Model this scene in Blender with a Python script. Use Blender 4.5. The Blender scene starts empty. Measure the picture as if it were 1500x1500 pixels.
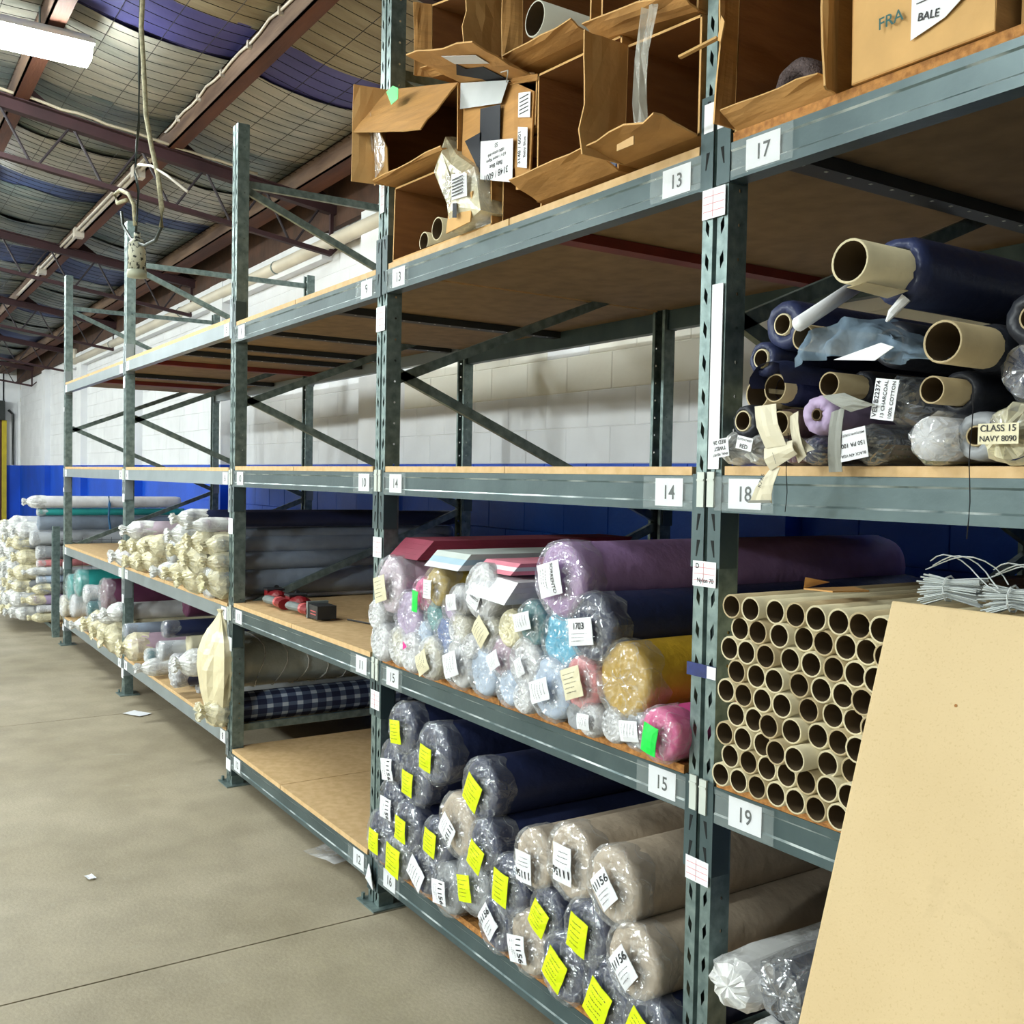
import bpy, math, random
from mathutils import Vector, Matrix, noise
random.seed(7)
S = bpy.context.scene
COL = S.collection
# ------------------------------------------------------------------ camera
cam_data = bpy.data.cameras.new('camera')
cam = bpy.data.objects.new('camera', cam_data); COL.objects.link(cam); S.camera = cam
cam_data.sensor_width = 36.0
cam_data.sensor_fit = 'HORIZONTAL'
cam_data.lens = 36.0 * 1472.17 / 1500.0
cam_data.clip_start = 0.05; cam_data.clip_end = 200
FW = Vector((-0.834676, 0.549738, -0.033233)); RT = Vector((0.549410, 0.835334, 0.019128)); UP = Vector((-0.038276, 0.002293, 0.999265))
M3 = Matrix((RT, UP, -FW)).transposed()
cam.matrix_world = Matrix.Translation((0.000000, -1.628962, 1.600000)) @ M3.to_4x4()
# ------------------------------------------------------------------ view, world
S.view_settings.view_transform = 'Standard'
S.view_settings.look = 'None'
S.view_settings.exposure = 0.08
S.view_settings.gamma = 1.0
S.view_settings.use_curve_mapping = False
S.cycles.use_denoising = True
S.cycles.max_bounces = 8; S.cycles.diffuse_bounces = 2
S.cycles.transparent_max_bounces = 24
S.cycles.caustics_reflective = False
S.cycles.caustics_refractive = False
S.cycles.sample_clamp_indirect = 6
W = bpy.data.worlds.new('hall_world'); S.world = W; W.use_nodes = True
W.node_tree.nodes['Background'].inputs[0].default_value = (0.55, 0.62, 0.7, 1)
W.node_tree.nodes['Background'].inputs[1].default_value = 0.01
# ------------------------------------------------------------------ lamps of the hall: fluorescent battens, (x, y, z, emission); the lamps themselves are built with the roof
NEAR, DIM, FAR, FAR2 = 90., 50., 1050., 560.
LAMPS = [(-6.38, -1.22, 3.93, NEAR), (-10.42, -1.32, 3.93, DIM), (-14.4, -1.3, 3.93, DIM), (-18.4, -1.3, 3.93, DIM), (-22.4, -1.3, 3.93, DIM), (-2.6, -3.4, 3.95, NEAR)] + [(x, -13., 4.35, FAR if x > -11 else FAR2) for x in (-20, -16, -12, -8, -4, 0)]
# ------------------------------------------------------------------ measured places (metres)
R16 = [(-3.076, -0.04, 0.729, 0.083, 'navy', 'clear', 'navy roll with yellow tag', [('yellow', -0.012, -0.007, 0.075, 0.08, -8, '~')]), (-2.854, -0.04, 0.695, 0.093, 'navy', 'clear', 'navy roll with upright yellow tag', [('yellow', -0.028, -0.012, 0.075, 0.08, 4, '~')]), (-3.156, -0.04, 0.595, 0.074, 'navy', 'clear', 'navy roll with white 11156 label', [('white', 0.008, -0.023, 0.075, 0.085, 80, '11156')]), (-2.994, -0.04, 0.579, 0.092, 'navy', 'clear', 'navy roll with narrow yellow tag', [('yellow', -0.037, -0.018, 0.075, 0.08, 3, '~')]), (-3.168, -0.04, 0.443, 0.081, 'navy', 'clear', 'navy roll with tall white 11156 label', [('white', -0.005, -0.014, 0.075, 0.085, 88, '11156')]), (-3.01, -0.04, 0.407, 0.083, 'navy', 'clear', 'navy roll with yellow tag', [('yellow', -0.03, -0.005, 0.075, 0.08, 4, '~')]), (-3.234, -0.04, 0.288, 0.091, 'navy', 'clear', 'navy roll with square yellow tag', [('yellow', -0.025, -0.01, 0.075, 0.08, 2, '~')]), (-3.075, -0.04, 0.269, 0.072, 'grey', 'clear', 'grey roll under crumpled yellow tag', [('yellow', -0.009, -0.003, 0.1, 0.1, 5, '~')]), (-2.92, -0.04, 0.276, 0.079, 'navy', 'clear', 'navy roll with large white label', [('white', -0.021, -0.007, 0.08, 0.1, -60, '~')]), (-2.833, -0.04, 0.405, 0.079, 'navy', 'clear', 'navy roll with yellow tag', [('yellow', 0.003, 0.009, 0.075, 0.08, 8, '~')]), (-2.697, -0.04, 0.507, 0.094, 'beige', 'clear', 'beige roll with slanted 11156 label', [('white', -0.045, -0.013, 0.075, 0.085, 120, '11156')]), (-2.743, -0.04, 0.277, 0.08, 'grey', 'clear', 'grey roll with white 11156 label', [('white', -0.027, -0.006, 0.075, 0.085, 80, '11156')]), (-2.597, -0.04, 0.357, 0.089, 'grey', 'clear', 'slate grey roll with tilted yellow tag', [('yellow', -0.025, -0.012, 0.075, 0.08, -15, '~')]), (-2.585, -0.04, 0.648, 0.089, 'navy', 'clear', 'navy roll with big slanted yellow tag', [('yellow', -0.02, -0.006, 0.085, 0.095, 25, '~')]), (-2.846, 0.12, 0.543, 0.062, 'navy', 'none', 'unlabelled navy roll pushed further back', []), (-2.524, -0.04, 0.5, 0.074, 'navy', 'clear', 'navy roll with half hidden yellow tag', [('yellow', -0.031, -0.048, 0.075, 0.08, 20, '~')]), (-2.391, -0.04, 0.421, 0.084, 'navy', 'clear', 'navy roll with tall yellow tag', [('yellow', -0.017, 0.001, 0.075, 0.095, 5, '~')]), (-2.277, -0.04, 0.537, 0.081, 'beige', 'clear', 'beige roll with inverted 11156 label', [('white', -0.033, -0.019, 0.075, 0.085, 176, '11156')]), (-2.11, -0.04, 0.581, 0.095, 'beige', 'clear', 'beige roll with square upside-down 11156 label', [('white', -0.011, 0.003, 0.08, 0.1, 178, '11156')]), (-2.455, -0.04, 0.275, 0.078, 'navy', 'clear', 'navy roll with slanted white 11156 label', [('white', -0.011, 0.014, 0.075, 0.085, -55, '11156')]), (-2.293, -0.04, 0.284, 0.087, 'beige', 'clear', 'beige roll with white 11156 label on edge', [('white', -0.045, -0.018, 0.075, 0.085, 75, '11156')]), (-2.209, -0.04, 0.409, 0.066, 'navy', 'clear', 'navy roll with folded plastic and yellow tag', [('yellow', -0.016, -0.009, 0.075, 0.08, 25, '~')]), (-2.032, -0.04, 0.427, 0.08, 'navy', 'clear', 'navy roll with tilted tall yellow tag', [('yellow', -0.012, -0.002, 0.075, 0.095, 10, '~')]), (-1.927, -0.04, 0.583, 0.091, 'beige', 'clear', 'beige roll with slanted diamond 11156 label', [('white', -0.008, 0.0, 0.075, 0.085, -45, '11156')]), (-2.12, -0.04, 0.286, 0.089, 'navy', 'clear', 'navy roll with tilted yellow tag', [('yellow', -0.011, 0.001, 0.085, 0.095, 25, '~')]), (-1.945, -0.04, 0.286, 0.089, 'navy', 'clear', 'navy roll with large creased yellow tag', [('yellow', -0.022, -0.016, 0.085, 0.105, 22, '~')]), (-1.842, -0.04, 0.427, 0.089, 'beige', 'clear', 'beige roll with slanted 11156 label beside torn plastic', [('white', -0.016, -0.007, 0.075, 0.085, -50, '11156')]), (-1.781, -0.04, 0.275, 0.078, 'navy', 'clear', 'navy roll with cut-off yellow tag', [('yellow', -0.023, 0.009, 0.075, 0.08, 25, '~')])]
R15 = [(-3.192, -0.04, 1.214, 0.092, 'palelilac', 'clear', 'large pale lilac roll with cream label', [('cream', -0.065, -0.013, 0.09, 0.09, -15, '~')]), (-3.275, -0.04, 1.101, 0.05, 'white', 'milky', 'small white roll in crumpled plastic', []), (-2.954, -0.04, 1.208, 0.053, 'pink', 'clear', 'hot pink roll with bright green sticker', [('green', -0.024, -0.022, 0.04, 0.07, 4, '')]), (-2.839, -0.04, 1.245, 0.059, 'gold', 'clear', 'olive gold roll with white label', [('white', -0.023, -0.006, 0.05, 0.06, 0, '~')]), (-3.051, -0.04, 1.121, 0.079, 'lilac', 'clear', 'lilac roll in milky plastic', []), (-2.876, -0.04, 1.145, 0.049, 'teal', 'clear', 'grey teal roll with white plastic end', []), (-2.76, -0.04, 1.183, 0.043, 'lilac', 'clear', 'small lilac roll', []), (-2.682, -0.04, 1.219, 0.044, 'white', 'clear', 'white roll with printed white label', [('white', -0.007, -0.004, 0.05, 0.06, 80, '~')]), (-2.571, -0.04, 1.258, 0.075, 'white', 'milky', 'large white roll with slanted printed label', [('white', -0.026, -0.021, 0.07, 0.05, 25, 'SORRENTO')]), (-2.933, -0.04, 1.074, 0.044, 'paleblue', 'clear', 'pale blue roll with square end', []), (-2.788, -0.04, 1.09, 0.056, 'blue', 'clear', 'mid blue roll in white wrinkled plastic', []), (-2.688, -0.04, 1.128, 0.049, 'cream', 'milky', 'cream roll in crumpled plastic with loose wrapper', []), (-3.239, -0.04, 0.998, 0.061, 'white', 'milky', 'white roll with printed wrapper', []), (-3.117, -0.04, 0.999, 0.062, 'cream', 'milky', 'cream roll with faint label', []), (-2.998, -0.04, 0.996, 0.059, 'white', 'milky', 'white roll with small pink triangle sticker', [('pinktri', 0.003, 0.025, 0.03, 0.03, 0, '')]), (-2.86, -0.04, 0.999, 0.062, 'cream', 'milky', 'cream roll with printed brown label', [('cream', -0.024, -0.013, 0.07, 0.075, 60, '~')]), (-2.692, -0.04, 1.009, 0.072, 'white', 'clear', 'white roll under dark printed plastic', [('white', -0.007, -0.003, 0.075, 0.085, 70, '~')]), (-2.555, -0.04, 1.005, 0.068, 'paleblue', 'clear', 'pale blue roll in smooth tissue wrap', []), (-2.547, -0.04, 1.134, 0.054, 'cream', 'milky', 'cream roll with folded cream label', [('cream', -0.0, 0.007, 0.07, 0.075, -50, '~')]), (-2.618, -0.04, 1.084, 0.035, 'white', 'milky', 'small white roll', []), (-2.456, -0.04, 1.076, 0.055, 'mauve', 'clear', 'mauve roll with printed label', [('white', -0.013, -0.007, 0.05, 0.06, 60, '~')]), (-2.409, -0.04, 1.166, 0.049, 'cream', 'cream', 'cream roll in yellowed plastic', []), (-2.306, -0.04, 1.196, 0.058, 'darkteal', 'clear', 'dark teal roll with white label', [('white', -0.03, 0.006, 0.05, 0.08, 75, '~')]), (-2.164, -0.04, 1.331, 0.093, 'lavender', 'clear', 'very large lavender roll with white label', [('white', -0.032, 0.003, 0.09, 0.1, 75, 'SORRENTO')]), (-2.338, -0.04, 1.079, 0.065, 'white', 'milky', 'white roll with black printed line', [('white', 0.012, -0.008, 0.05, 0.04, 60, '~')]), (-2.178, -0.04, 1.165, 0.076, 'turquoise', 'clear', 'bright turquoise roll in clear plastic', []), (-2.035, -0.04, 1.221, 0.08, 'navy', 'clear', 'dark navy roll with white label and elastic band', [('white', -0.02, -0.009, 0.1, 0.07, -10, '1703')]), (-2.407, -0.04, 0.986, 0.049, 'paleblue', 'clear', 'powder blue roll with printed wrapper', []), (-2.32, -0.04, 0.977, 0.04, 'white', 'milky', 'short white roll with black dots', []), (-2.209, -0.04, 1.016, 0.079, 'paleblue', 'clear', 'shiny pale blue roll with white label', [('white', -0.039, -0.004, 0.06, 0.09, 70, '~')]), (-2.075, -0.04, 1.069, 0.067, 'salmon', 'clear', 'salmon pink roll with cream label', [('cream', -0.01, 0.004, 0.08, 0.08, -20, '~')]), (-2.098, -0.04, 0.971, 0.034, 'grey', 'none', 'thin grey interlining roll with spiral end', []), (-2.027, -0.04, 0.976, 0.039, 'white', 'milky', 'white roll with faint black printing', [('white', -0.005, -0.002, 0.04, 0.05, 85, '~')]), (-1.919, -0.04, 1.102, 0.088, 'mustard', 'clear', 'large mustard yellow roll in clear plastic', []), (-1.948, -0.04, 0.978, 0.041, 'white', 'milky', 'white roll in crinkled white plastic', []), (-1.862, -0.04, 0.983, 0.046, 'palegrey', 'clear', 'pale grey roll with white label', [('white', -0.013, -0.0, 0.05, 0.07, 80, '~')]), (-1.761, -0.04, 0.995, 0.058, 'pink', 'clear', 'hot pink roll with green tape over its end', [('green', -0.015, -0.008, 0.05, 0.07, 10, '')])]
R7 = [(-7.337, -0.04, 0.993, 0.064, 'palelilac', 'tied', 'pale pink roll in tied plastic', []), (-6.928, -0.04, 1.008, 0.057, 'cream', 'tied', 'cream roll in tied plastic', []), (-6.538, -0.04, 1.044, 0.065, 'cream', 'tied', 'cream roll in bulging tied plastic', []), (-6.201, -0.04, 1.001, 0.049, 'white', 'tied', 'white roll in tied plastic', []), (-5.911, -0.04, 1.021, 0.052, 'cream', 'tied', 'cream roll in loose tied plastic', []), (-5.643, -0.04, 1.008, 0.066, 'cream', 'tied', 'wide cream roll in tied plastic', []), (-5.365, -0.04, 0.999, 0.068, 'white', 'clear', 'white ended roll with round yellow sticker', [('yellow', 0.007, 0.009, 0.05, 0.08, 0, '')]), (-5.191, -0.04, 1.033, 0.069, 'slate', 'tied', 'slate grey roll in tied cream plastic', []), (-7.024, -0.04, 1.1, 0.055, 'cream', 'tied', 'cream roll in tied plastic', []), (-6.688, -0.04, 1.117, 0.055, 'cream', 'tied', 'cream roll in knotted plastic', []), (-6.399, -0.04, 1.141, 0.058, 'cream', 'tied', 'cream roll in ruffled plastic', []), (-6.093, -0.04, 1.127, 0.056, 'palegrey', 'clear', 'grey white roll in smooth clear plastic', []), (-5.779, -0.04, 1.159, 0.051, 'cream', 'tied', 'small cream roll in knotted plastic', []), (-5.535, -0.04, 1.123, 0.074, 'slate', 'tied', 'big slate roll in draped cream plastic', []), (-5.46, -0.04, 1.229, 0.058, 'cream', 'tied', 'cream roll in tied plastic', []), (-5.204, -0.04, 1.219, 0.049, 'slate', 'tied', 'slate grey roll with navy printed end', []), (-5.164, -0.04, 1.139, 0.042, 'slate', 'tied', 'slate grey roll in tied cream plastic', []), (-6.957, -0.04, 1.208, 0.052, 'palelilac', 'tied', 'pale pink roll in tied plastic', []), (-5.866, -0.04, 1.238, 0.057, 'palegrey', 'tied', 'grey roll in ruffled white plastic', []), (-5.734, -0.04, 1.338, 0.044, 'navy', 'tied', 'navy roll in knotted white plastic', []), (-5.436, -0.04, 1.317, 0.035, 'palelilac', 'tied', 'pink roll in tied plastic', []), (-6.201, 0.09, 0.94, 0.012, 'palegrey', 'none', 'pale grey recessed roll', []), (-6.928, 0.09, 0.94, 0.011, 'cream', 'none', 'cream recessed roll', []), (-5.911, 0.09, 0.948, 0.02, 'slate', 'none', 'slate grey recessed roll', []), (-5.191, 0.09, 0.946, 0.018, 'palegrey', 'none', 'pale grey recessed roll', []), (-6.538, 0.09, 0.954, 0.026, 'cream', 'none', 'cream recessed roll', []), (-7.024, 0.09, 0.987, 0.059, 'slate', 'none', 'slate grey recessed roll', []), (-6.688, 0.09, 0.995, 0.067, 'palegrey', 'none', 'pale grey recessed roll', []), (-5.535, 0.09, 0.988, 0.06, 'cream', 'none', 'cream recessed roll', []), (-6.093, 0.09, 1.0, 0.071, 'slate', 'none', 'slate grey recessed roll', []), (-6.399, 0.09, 1.006, 0.077, 'palegrey', 'none', 'pale grey recessed roll', []), (-5.779, 0.09, 0.973, 0.045, 'cream', 'none', 'cream recessed roll', []), (-5.779, 0.09, 1.063, 0.045, 'slate', 'none', 'slate grey recessed roll', []), (-6.957, 0.09, 1.107, 0.049, 'palegrey', 'none', 'pale grey recessed roll', []), (-5.866, 0.09, 1.114, 0.067, 'cream', 'none', 'cream recessed roll', []), (-5.734, 0.09, 1.239, 0.055, 'slate', 'none', 'slate grey recessed roll', [])]
R8 = [(-7.249, -0.04, 0.494, 0.045, 'slate', 'clear', 'slate grey roll in clear plastic', []), (-6.2, -0.04, 0.649, 0.046, 'navy', 'clear', 'navy roll with white folded plastic end', []), (-7.067, -0.04, 0.407, 0.082, 'mauve', 'tied', 'dusky pink roll with ragged plastic end', []), (-6.297, -0.04, 0.502, 0.053, 'palegrey', 'clear', 'grey beige roll in clear plastic', []), (-6.639, -0.04, 0.416, 0.042, 'darkteal', 'milky', 'small teal roll in white plastic', []), (-6.57, -0.04, 0.355, 0.047, 'white', 'tied', 'white plastic covered roll', []), (-5.98, -0.04, 0.434, 0.084, 'navy', 'milky', 'navy roll in crumpled white plastic', []), (-5.642, -0.04, 0.535, 0.063, 'white', 'tied', 'lilac white roll in pleated plastic', []), (-5.17, -0.05, 0.357, 0.072, 'plaid', 'tied', 'plaid roll with bunched white plastic end', []), (-6.57, 0.09, 0.295, 0.013, 'palegrey', 'none', 'pale grey roll set back', []), (-7.067, 0.09, 0.304, 0.021, 'slate', 'none', 'slate grey roll set back', []), (-5.98, 0.09, 0.316, 0.034, 'palegrey', 'none', 'pale grey roll set back', []), (-7.249, 0.09, 0.366, 0.084, 'cream', 'none', 'cream roll set back', []), (-6.297, 0.09, 0.366, 0.084, 'slate', 'none', 'slate grey roll set back', []), (-5.642, 0.09, 0.33, 0.048, 'palegrey', 'none', 'pale grey roll set back', []), (-5.642, 0.09, 0.424, 0.048, 'cream', 'none', 'cream roll set back', []), (-6.2, 0.09, 0.335, 0.054, 'slate', 'none', 'slate grey roll set back', []), (-6.2, 0.09, 0.442, 0.054, 'palegrey', 'none', 'pale grey roll set back', []), (-6.2, 0.09, 0.55, 0.054, 'cream', 'none', 'cream roll set back', [])]
R4 = [(-9.432, -0.04, 0.574, 0.104, 'tealgreen', 'clear', 'teal green roll in clear plastic', []), (-9.016, -0.04, 0.654, 0.1, 'tealgreen', 'clear', 'larger teal green roll in clear plastic', []), (-9.782, -0.04, 0.373, 0.085, 'cream', 'milky', 'cream roll in yellowed plastic', []), (-9.253, -0.04, 0.436, 0.088, 'white', 'clear', 'white roll with red inside plastic', []), (-8.663, -0.04, 0.598, 0.066, 'palegrey', 'milky', 'pale grey roll in cream plastic', []), (-8.593, -0.04, 0.487, 0.056, 'darkteal', 'clear', 'dark green roll in clear plastic', []), (-7.972, -0.04, 0.657, 0.117, 'plum', 'clear', 'big plum purple roll in white plastic', []), (-8.794, -0.04, 0.335, 0.05, 'white', 'tied', 'small white roll in knotted plastic', []), (-8.362, -0.04, 0.398, 0.084, 'cream', 'tied', 'cream roll in tied plastic', []), (-7.964, -0.04, 0.389, 0.077, 'cream', 'tied', 'cream roll in bulging tied plastic', []), (-7.908, -0.04, 0.51, 0.046, 'white', 'tied', 'small white roll in tied plastic', []), (-7.6, -0.04, 0.582, 0.059, 'white', 'tied', 'white roll in ruffled plastic', []), (-7.679, -0.04, 0.364, 0.096, 'cream', 'tied', 'cream roll with plastic tails hanging over the beam', []), (-7.964, 0.09, 0.291, 0.021, 'palegrey', 'none', 'pale grey half hidden roll', []), (-8.362, 0.09, 0.292, 0.022, 'cream', 'none', 'cream half hidden roll', []), (-9.253, 0.09, 0.309, 0.039, 'slate', 'none', 'slate grey half hidden roll', []), (-8.593, 0.09, 0.351, 0.08, 'palegrey', 'none', 'pale grey half hidden roll', []), (-7.908, 0.09, 0.453, 0.011, 'cream', 'none', 'cream half hidden roll', []), (-9.432, 0.09, 0.32, 0.05, 'slate', 'none', 'slate grey half hidden roll', []), (-9.432, 0.09, 0.42, 0.05, 'palegrey', 'none', 'pale grey half hidden roll', []), (-7.6, 0.09, 0.471, 0.052, 'cream', 'none', 'cream half hidden roll', []), (-8.663, 0.09, 0.461, 0.071, 'slate', 'none', 'slate grey half hidden roll', []), (-9.016, 0.09, 0.341, 0.071, 'palegrey', 'none', 'pale grey half hidden roll', []), (-9.016, 0.09, 0.483, 0.071, 'cream', 'none', 'cream half hidden roll', [])]
T19 = [[(-1.527, -0.057), (-1.474, -0.056), (-1.421, -0.04), (-1.367, -0.041), (-1.314, -0.043), (-1.261, -0.041), (-1.208, -0.047), (-1.155, -0.055)], [(-1.511, -0.046), (-1.458, -0.05), (-1.404, -0.045), (-1.351, -0.032), (-1.298, -0.038), (-1.245, -0.038), (-1.192, -0.045), (-1.138, -0.063)], [(-1.541, -0.045), (-1.487, -0.051), (-1.433, -0.052), (-1.379, -0.039), (-1.325, -0.04), (-1.27, -0.04), (-1.216, -0.045), (-1.162, -0.058)], [(-1.518, -0.046), (-1.463, -0.045), (-1.409, -0.051), (-1.354, -0.039), (-1.3, -0.038), (-1.246, -0.041), (-1.191, -0.054)], [(-1.55, -0.043), (-1.496, -0.047), (-1.441, -0.049), (-1.387, -0.051), (-1.332, -0.035), (-1.278, -0.028), (-1.224, -0.034), (-1.169, -0.054)], [(-1.519, -0.043), (-1.466, -0.045), (-1.413, -0.059), (-1.361, -0.05), (-1.308, -0.034), (-1.256, -0.037), (-1.203, -0.051)], [(-1.549, -0.045), (-1.494, -0.047), (-1.44, -0.045), (-1.385, -0.067), (-1.331, -0.074), (-1.277, -0.041), (-1.222, -0.038)], [(-1.533, -0.043), (-1.48, -0.043), (-1.428, -0.044), (-1.375, -0.045), (-1.323, -0.047), (-1.27, -0.049), (-1.217, -0.052)], [(-1.559, -0.044), (-1.506, -0.044), (-1.454, -0.044), (-1.401, -0.045), (-1.349, -0.047), (-1.296, -0.049), (-1.243, -0.049)]]
S18raw = [[-1.134, -0.2, 1.983, 0.04], [-1.432, -0.03, 1.927, 0.052], [-1.488, -0.03, 1.876, 0.038], [-1.335, -0.08, 1.886, 0.025], [-1.02, -0.1, 1.843, 0.036], [-1.309, -0.03, 1.798, 0.024], [-1.064, -0.06, 1.772, 0.024], [-1.523, 0.02, 1.805, 0.035], [-1.464, 0.02, 1.817, 0.038], [-1.532, -0.03, 1.736, 0.038], [-1.577, -0.03, 1.672, 0.039], [-1.508, -0.03, 1.675, 0.034], [-1.338, -0.03, 1.737, 0.038], [-1.278, -0.03, 1.666, 0.029], [-1.201, -0.03, 1.675, 0.038], [-1.145, -0.03, 1.764, 0.047], [-1.064, -0.03, 1.688, 0.051], [-1.0, -0.03, 1.69, 0.036], [-1.11, -0.03, 1.66, 0.021], [-0.943, -0.03, 1.689, 0.053], [-0.995, 0.05, 1.816, 0.061], [-0.947, 0, 1.872, 0.016]]
CARDS = {'a': [(-1.408, -0.13, 1.752), (-1.353, -0.13, 1.755), (-1.324, -0.13, 1.674), (-1.377, -0.13, 1.669)], 'b': [(-1.385, -0.125, 1.669), (-1.313, -0.125, 1.684), (-1.301, -0.125, 1.657), (-1.367, -0.125, 1.625)], 'c': [(-1.374, -0.12, 1.627), (-1.347, -0.12, 1.633), (-1.366, -0.12, 1.562), (-1.425, -0.12, 1.56)], 'd': [(-1.335, -0.11, 1.731), (-1.315, -0.11, 1.74), (-1.292, -0.11, 1.654), (-1.311, -0.11, 1.64)], 'e': [(-1.316, -0.1, 1.691), (-1.282, -0.1, 1.666), (-1.302, -0.1, 1.656), (-1.311, -0.1, 1.654)], 'f': [(-1.301, -0.06, 1.771), (-1.249, -0.06, 1.774), (-1.179, -0.06, 1.748), (-1.233, -0.06, 1.737)], 'g': [(-1.281, -0.055, 1.739), (-1.251, -0.055, 1.748), (-1.252, -0.055, 1.625), (-1.283, -0.055, 1.624)], 'tulle': [(-1.294, -0.08, 1.826), (-1.267, -0.08, 1.921), (-1.229, -0.08, 1.928), (-1.155, -0.08, 1.926), (-1.14, -0.08, 1.886), (-1.07, -0.08, 1.852), (-1.09, -0.08, 1.821), (-1.168, -0.08, 1.806), (-1.254, -0.08, 1.815)], 'tpaper': [(-1.215, -0.135, 1.827), (-1.115, -0.135, 1.848), (-1.089, -0.135, 1.838), (-1.127, -0.135, 1.818)], 'rod': [(-1.312, -0.12, 1.904), (-1.318, 0.05, 1.996)]}
CORD = {'rope': [(-4.455, -0.6, 3.578), (-4.475, -0.6, 3.472), (-4.422, -0.6, 3.256), (-4.382, -0.6, 3.076), (-4.287, -0.6, 2.924), (-4.174, -0.6, 2.774), (-4.117, -0.6, 2.64), (-4.125, -0.6, 2.567)], 'loop': [(-4.125, -0.6, 2.567), (-4.21, -0.6, 2.532), (-4.39, -0.6, 2.543), (-4.624, -0.6, 2.609), (-4.798, -0.6, 2.708), (-4.827, -0.6, 2.775)], 'dark': [(-4.513, -0.595, 3.601), (-4.528, -0.595, 3.291), (-4.534, -0.595, 3.077), (-4.569, -0.595, 2.999), (-4.591, -0.595, 2.888), (-4.526, -0.595, 2.8), (-4.56, -0.595, 2.691), (-4.571, -0.595, 2.635)], 'white': [(-4.506, -0.6, 2.852), (-4.556, -0.6, 2.899), (-4.508, -0.6, 2.907), (-4.285, -0.6, 2.847), (-4.038, -0.6, 2.749), (-3.751, -0.6, 2.622)], 'grey': [(-4.733, -0.6, 2.807), (-4.912, -0.6, 2.831), (-4.971, -0.6, 2.884), (-4.858, -0.6, 2.88), (-4.694, -0.6, 2.825), (-4.59, -0.6, 2.755), (-4.562, -0.6, 2.661)], 'plug': [(-4.687, -0.6, 2.573), (-4.354, -0.6, 2.502), (-4.386, -0.6, 2.406), (-4.67, -0.6, 2.432), (-4.524, -0.6, 2.625)]}
MISC = {'paper1': [-6.834, -0.037, 0.0], 'paper2': [-4.146, -0.847, 0.0], 'debris': [-3.73, 0.061, 0.0], 'paper3': [-4.048, -1.093, 0.0]}
# ------------------------------------------------------------------ helpers
def lin(c):
    return tuple((v/255/12.92 if v/255 <= .04045 else ((v/255+.055)/1.055)**2.4) for v in c)
MATS = {}
def mat(name, rgb, rough=.6, metal=0., var=.12, scale=6., bump=0., bscale=40., coat=0., alpha=1., spec=.5, rgb2=None, emit=0., stretch=None, lo=.35, hi=.65, trans=0., coatr=.2):
    if name in MATS: return MATS[name]
    m = bpy.data.materials.new(name); m.use_nodes = True; MATS[name] = m
    nt = m.node_tree; b = nt.nodes['Principled BSDF']; L = nt.links
    c = lin(rgb)
    if var or rgb2:
        tc = nt.nodes.new('ShaderNodeTexCoord'); n = nt.nodes.new('ShaderNodeTexNoise')
        n.inputs['Scale'].default_value = scale; n.inputs['Detail'].default_value = 5
        src = tc.outputs['Object']
        if stretch:
            mp = nt.nodes.new('ShaderNodeMapping'); mp.inputs['Scale'].default_value = stretch
            L.new(src, mp.inputs[0]); src = mp.outputs[0]
        L.new(src, n.inputs['Vector'])
        r = nt.nodes.new('ShaderNodeValToRGB'); L.new(n.outputs[0], r.inputs[0])
        c2 = lin(rgb2) if rgb2 else tuple(v*(1+var) for v in c)
        c1 = c if rgb2 else tuple(v*(1-var) for v in c)
        r.color_ramp.elements[0].position = lo; r.color_ramp.elements[1].position = hi
        r.color_ramp.elements[0].color = (*c1, 1); r.color_ramp.elements[1].color = (*c2, 1)
        L.new(r.outputs[0], b.inputs['Base Color'])
        if bump:
            n2 = nt.nodes.new('ShaderNodeTexNoise'); n2.inputs['Scale'].default_value = bscale; n2.inputs['Detail'].default_value = 4
            L.new(src, n2.inputs['Vector'])
            bp = nt.nodes.new('ShaderNodeBump'); bp.inputs['Strength'].default_value = bump; bp.inputs['Distance'].default_value = .01
            L.new(n2.outputs[0], bp.inputs['Height']); L.new(bp.outputs[0], b.inputs['Normal'])
            if coat: L.new(bp.outputs[0], b.inputs['Coat Normal'])
    else:
        b.inputs['Base Color'].default_value = (*c, 1)
    b.inputs['Roughness'].default_value = rough; b.inputs['Metallic'].default_value = metal
    b.inputs['Specular IOR Level'].default_value = spec
    b.inputs['Coat Weight'].default_value = coat; b.inputs['Coat Roughness'].default_value = coatr
    b.inputs['Alpha'].default_value = alpha
    if emit:
        b.inputs['Emission Color'].default_value = (*c, 1); b.inputs['Emission Strength'].default_value = emit
    return m

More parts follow.
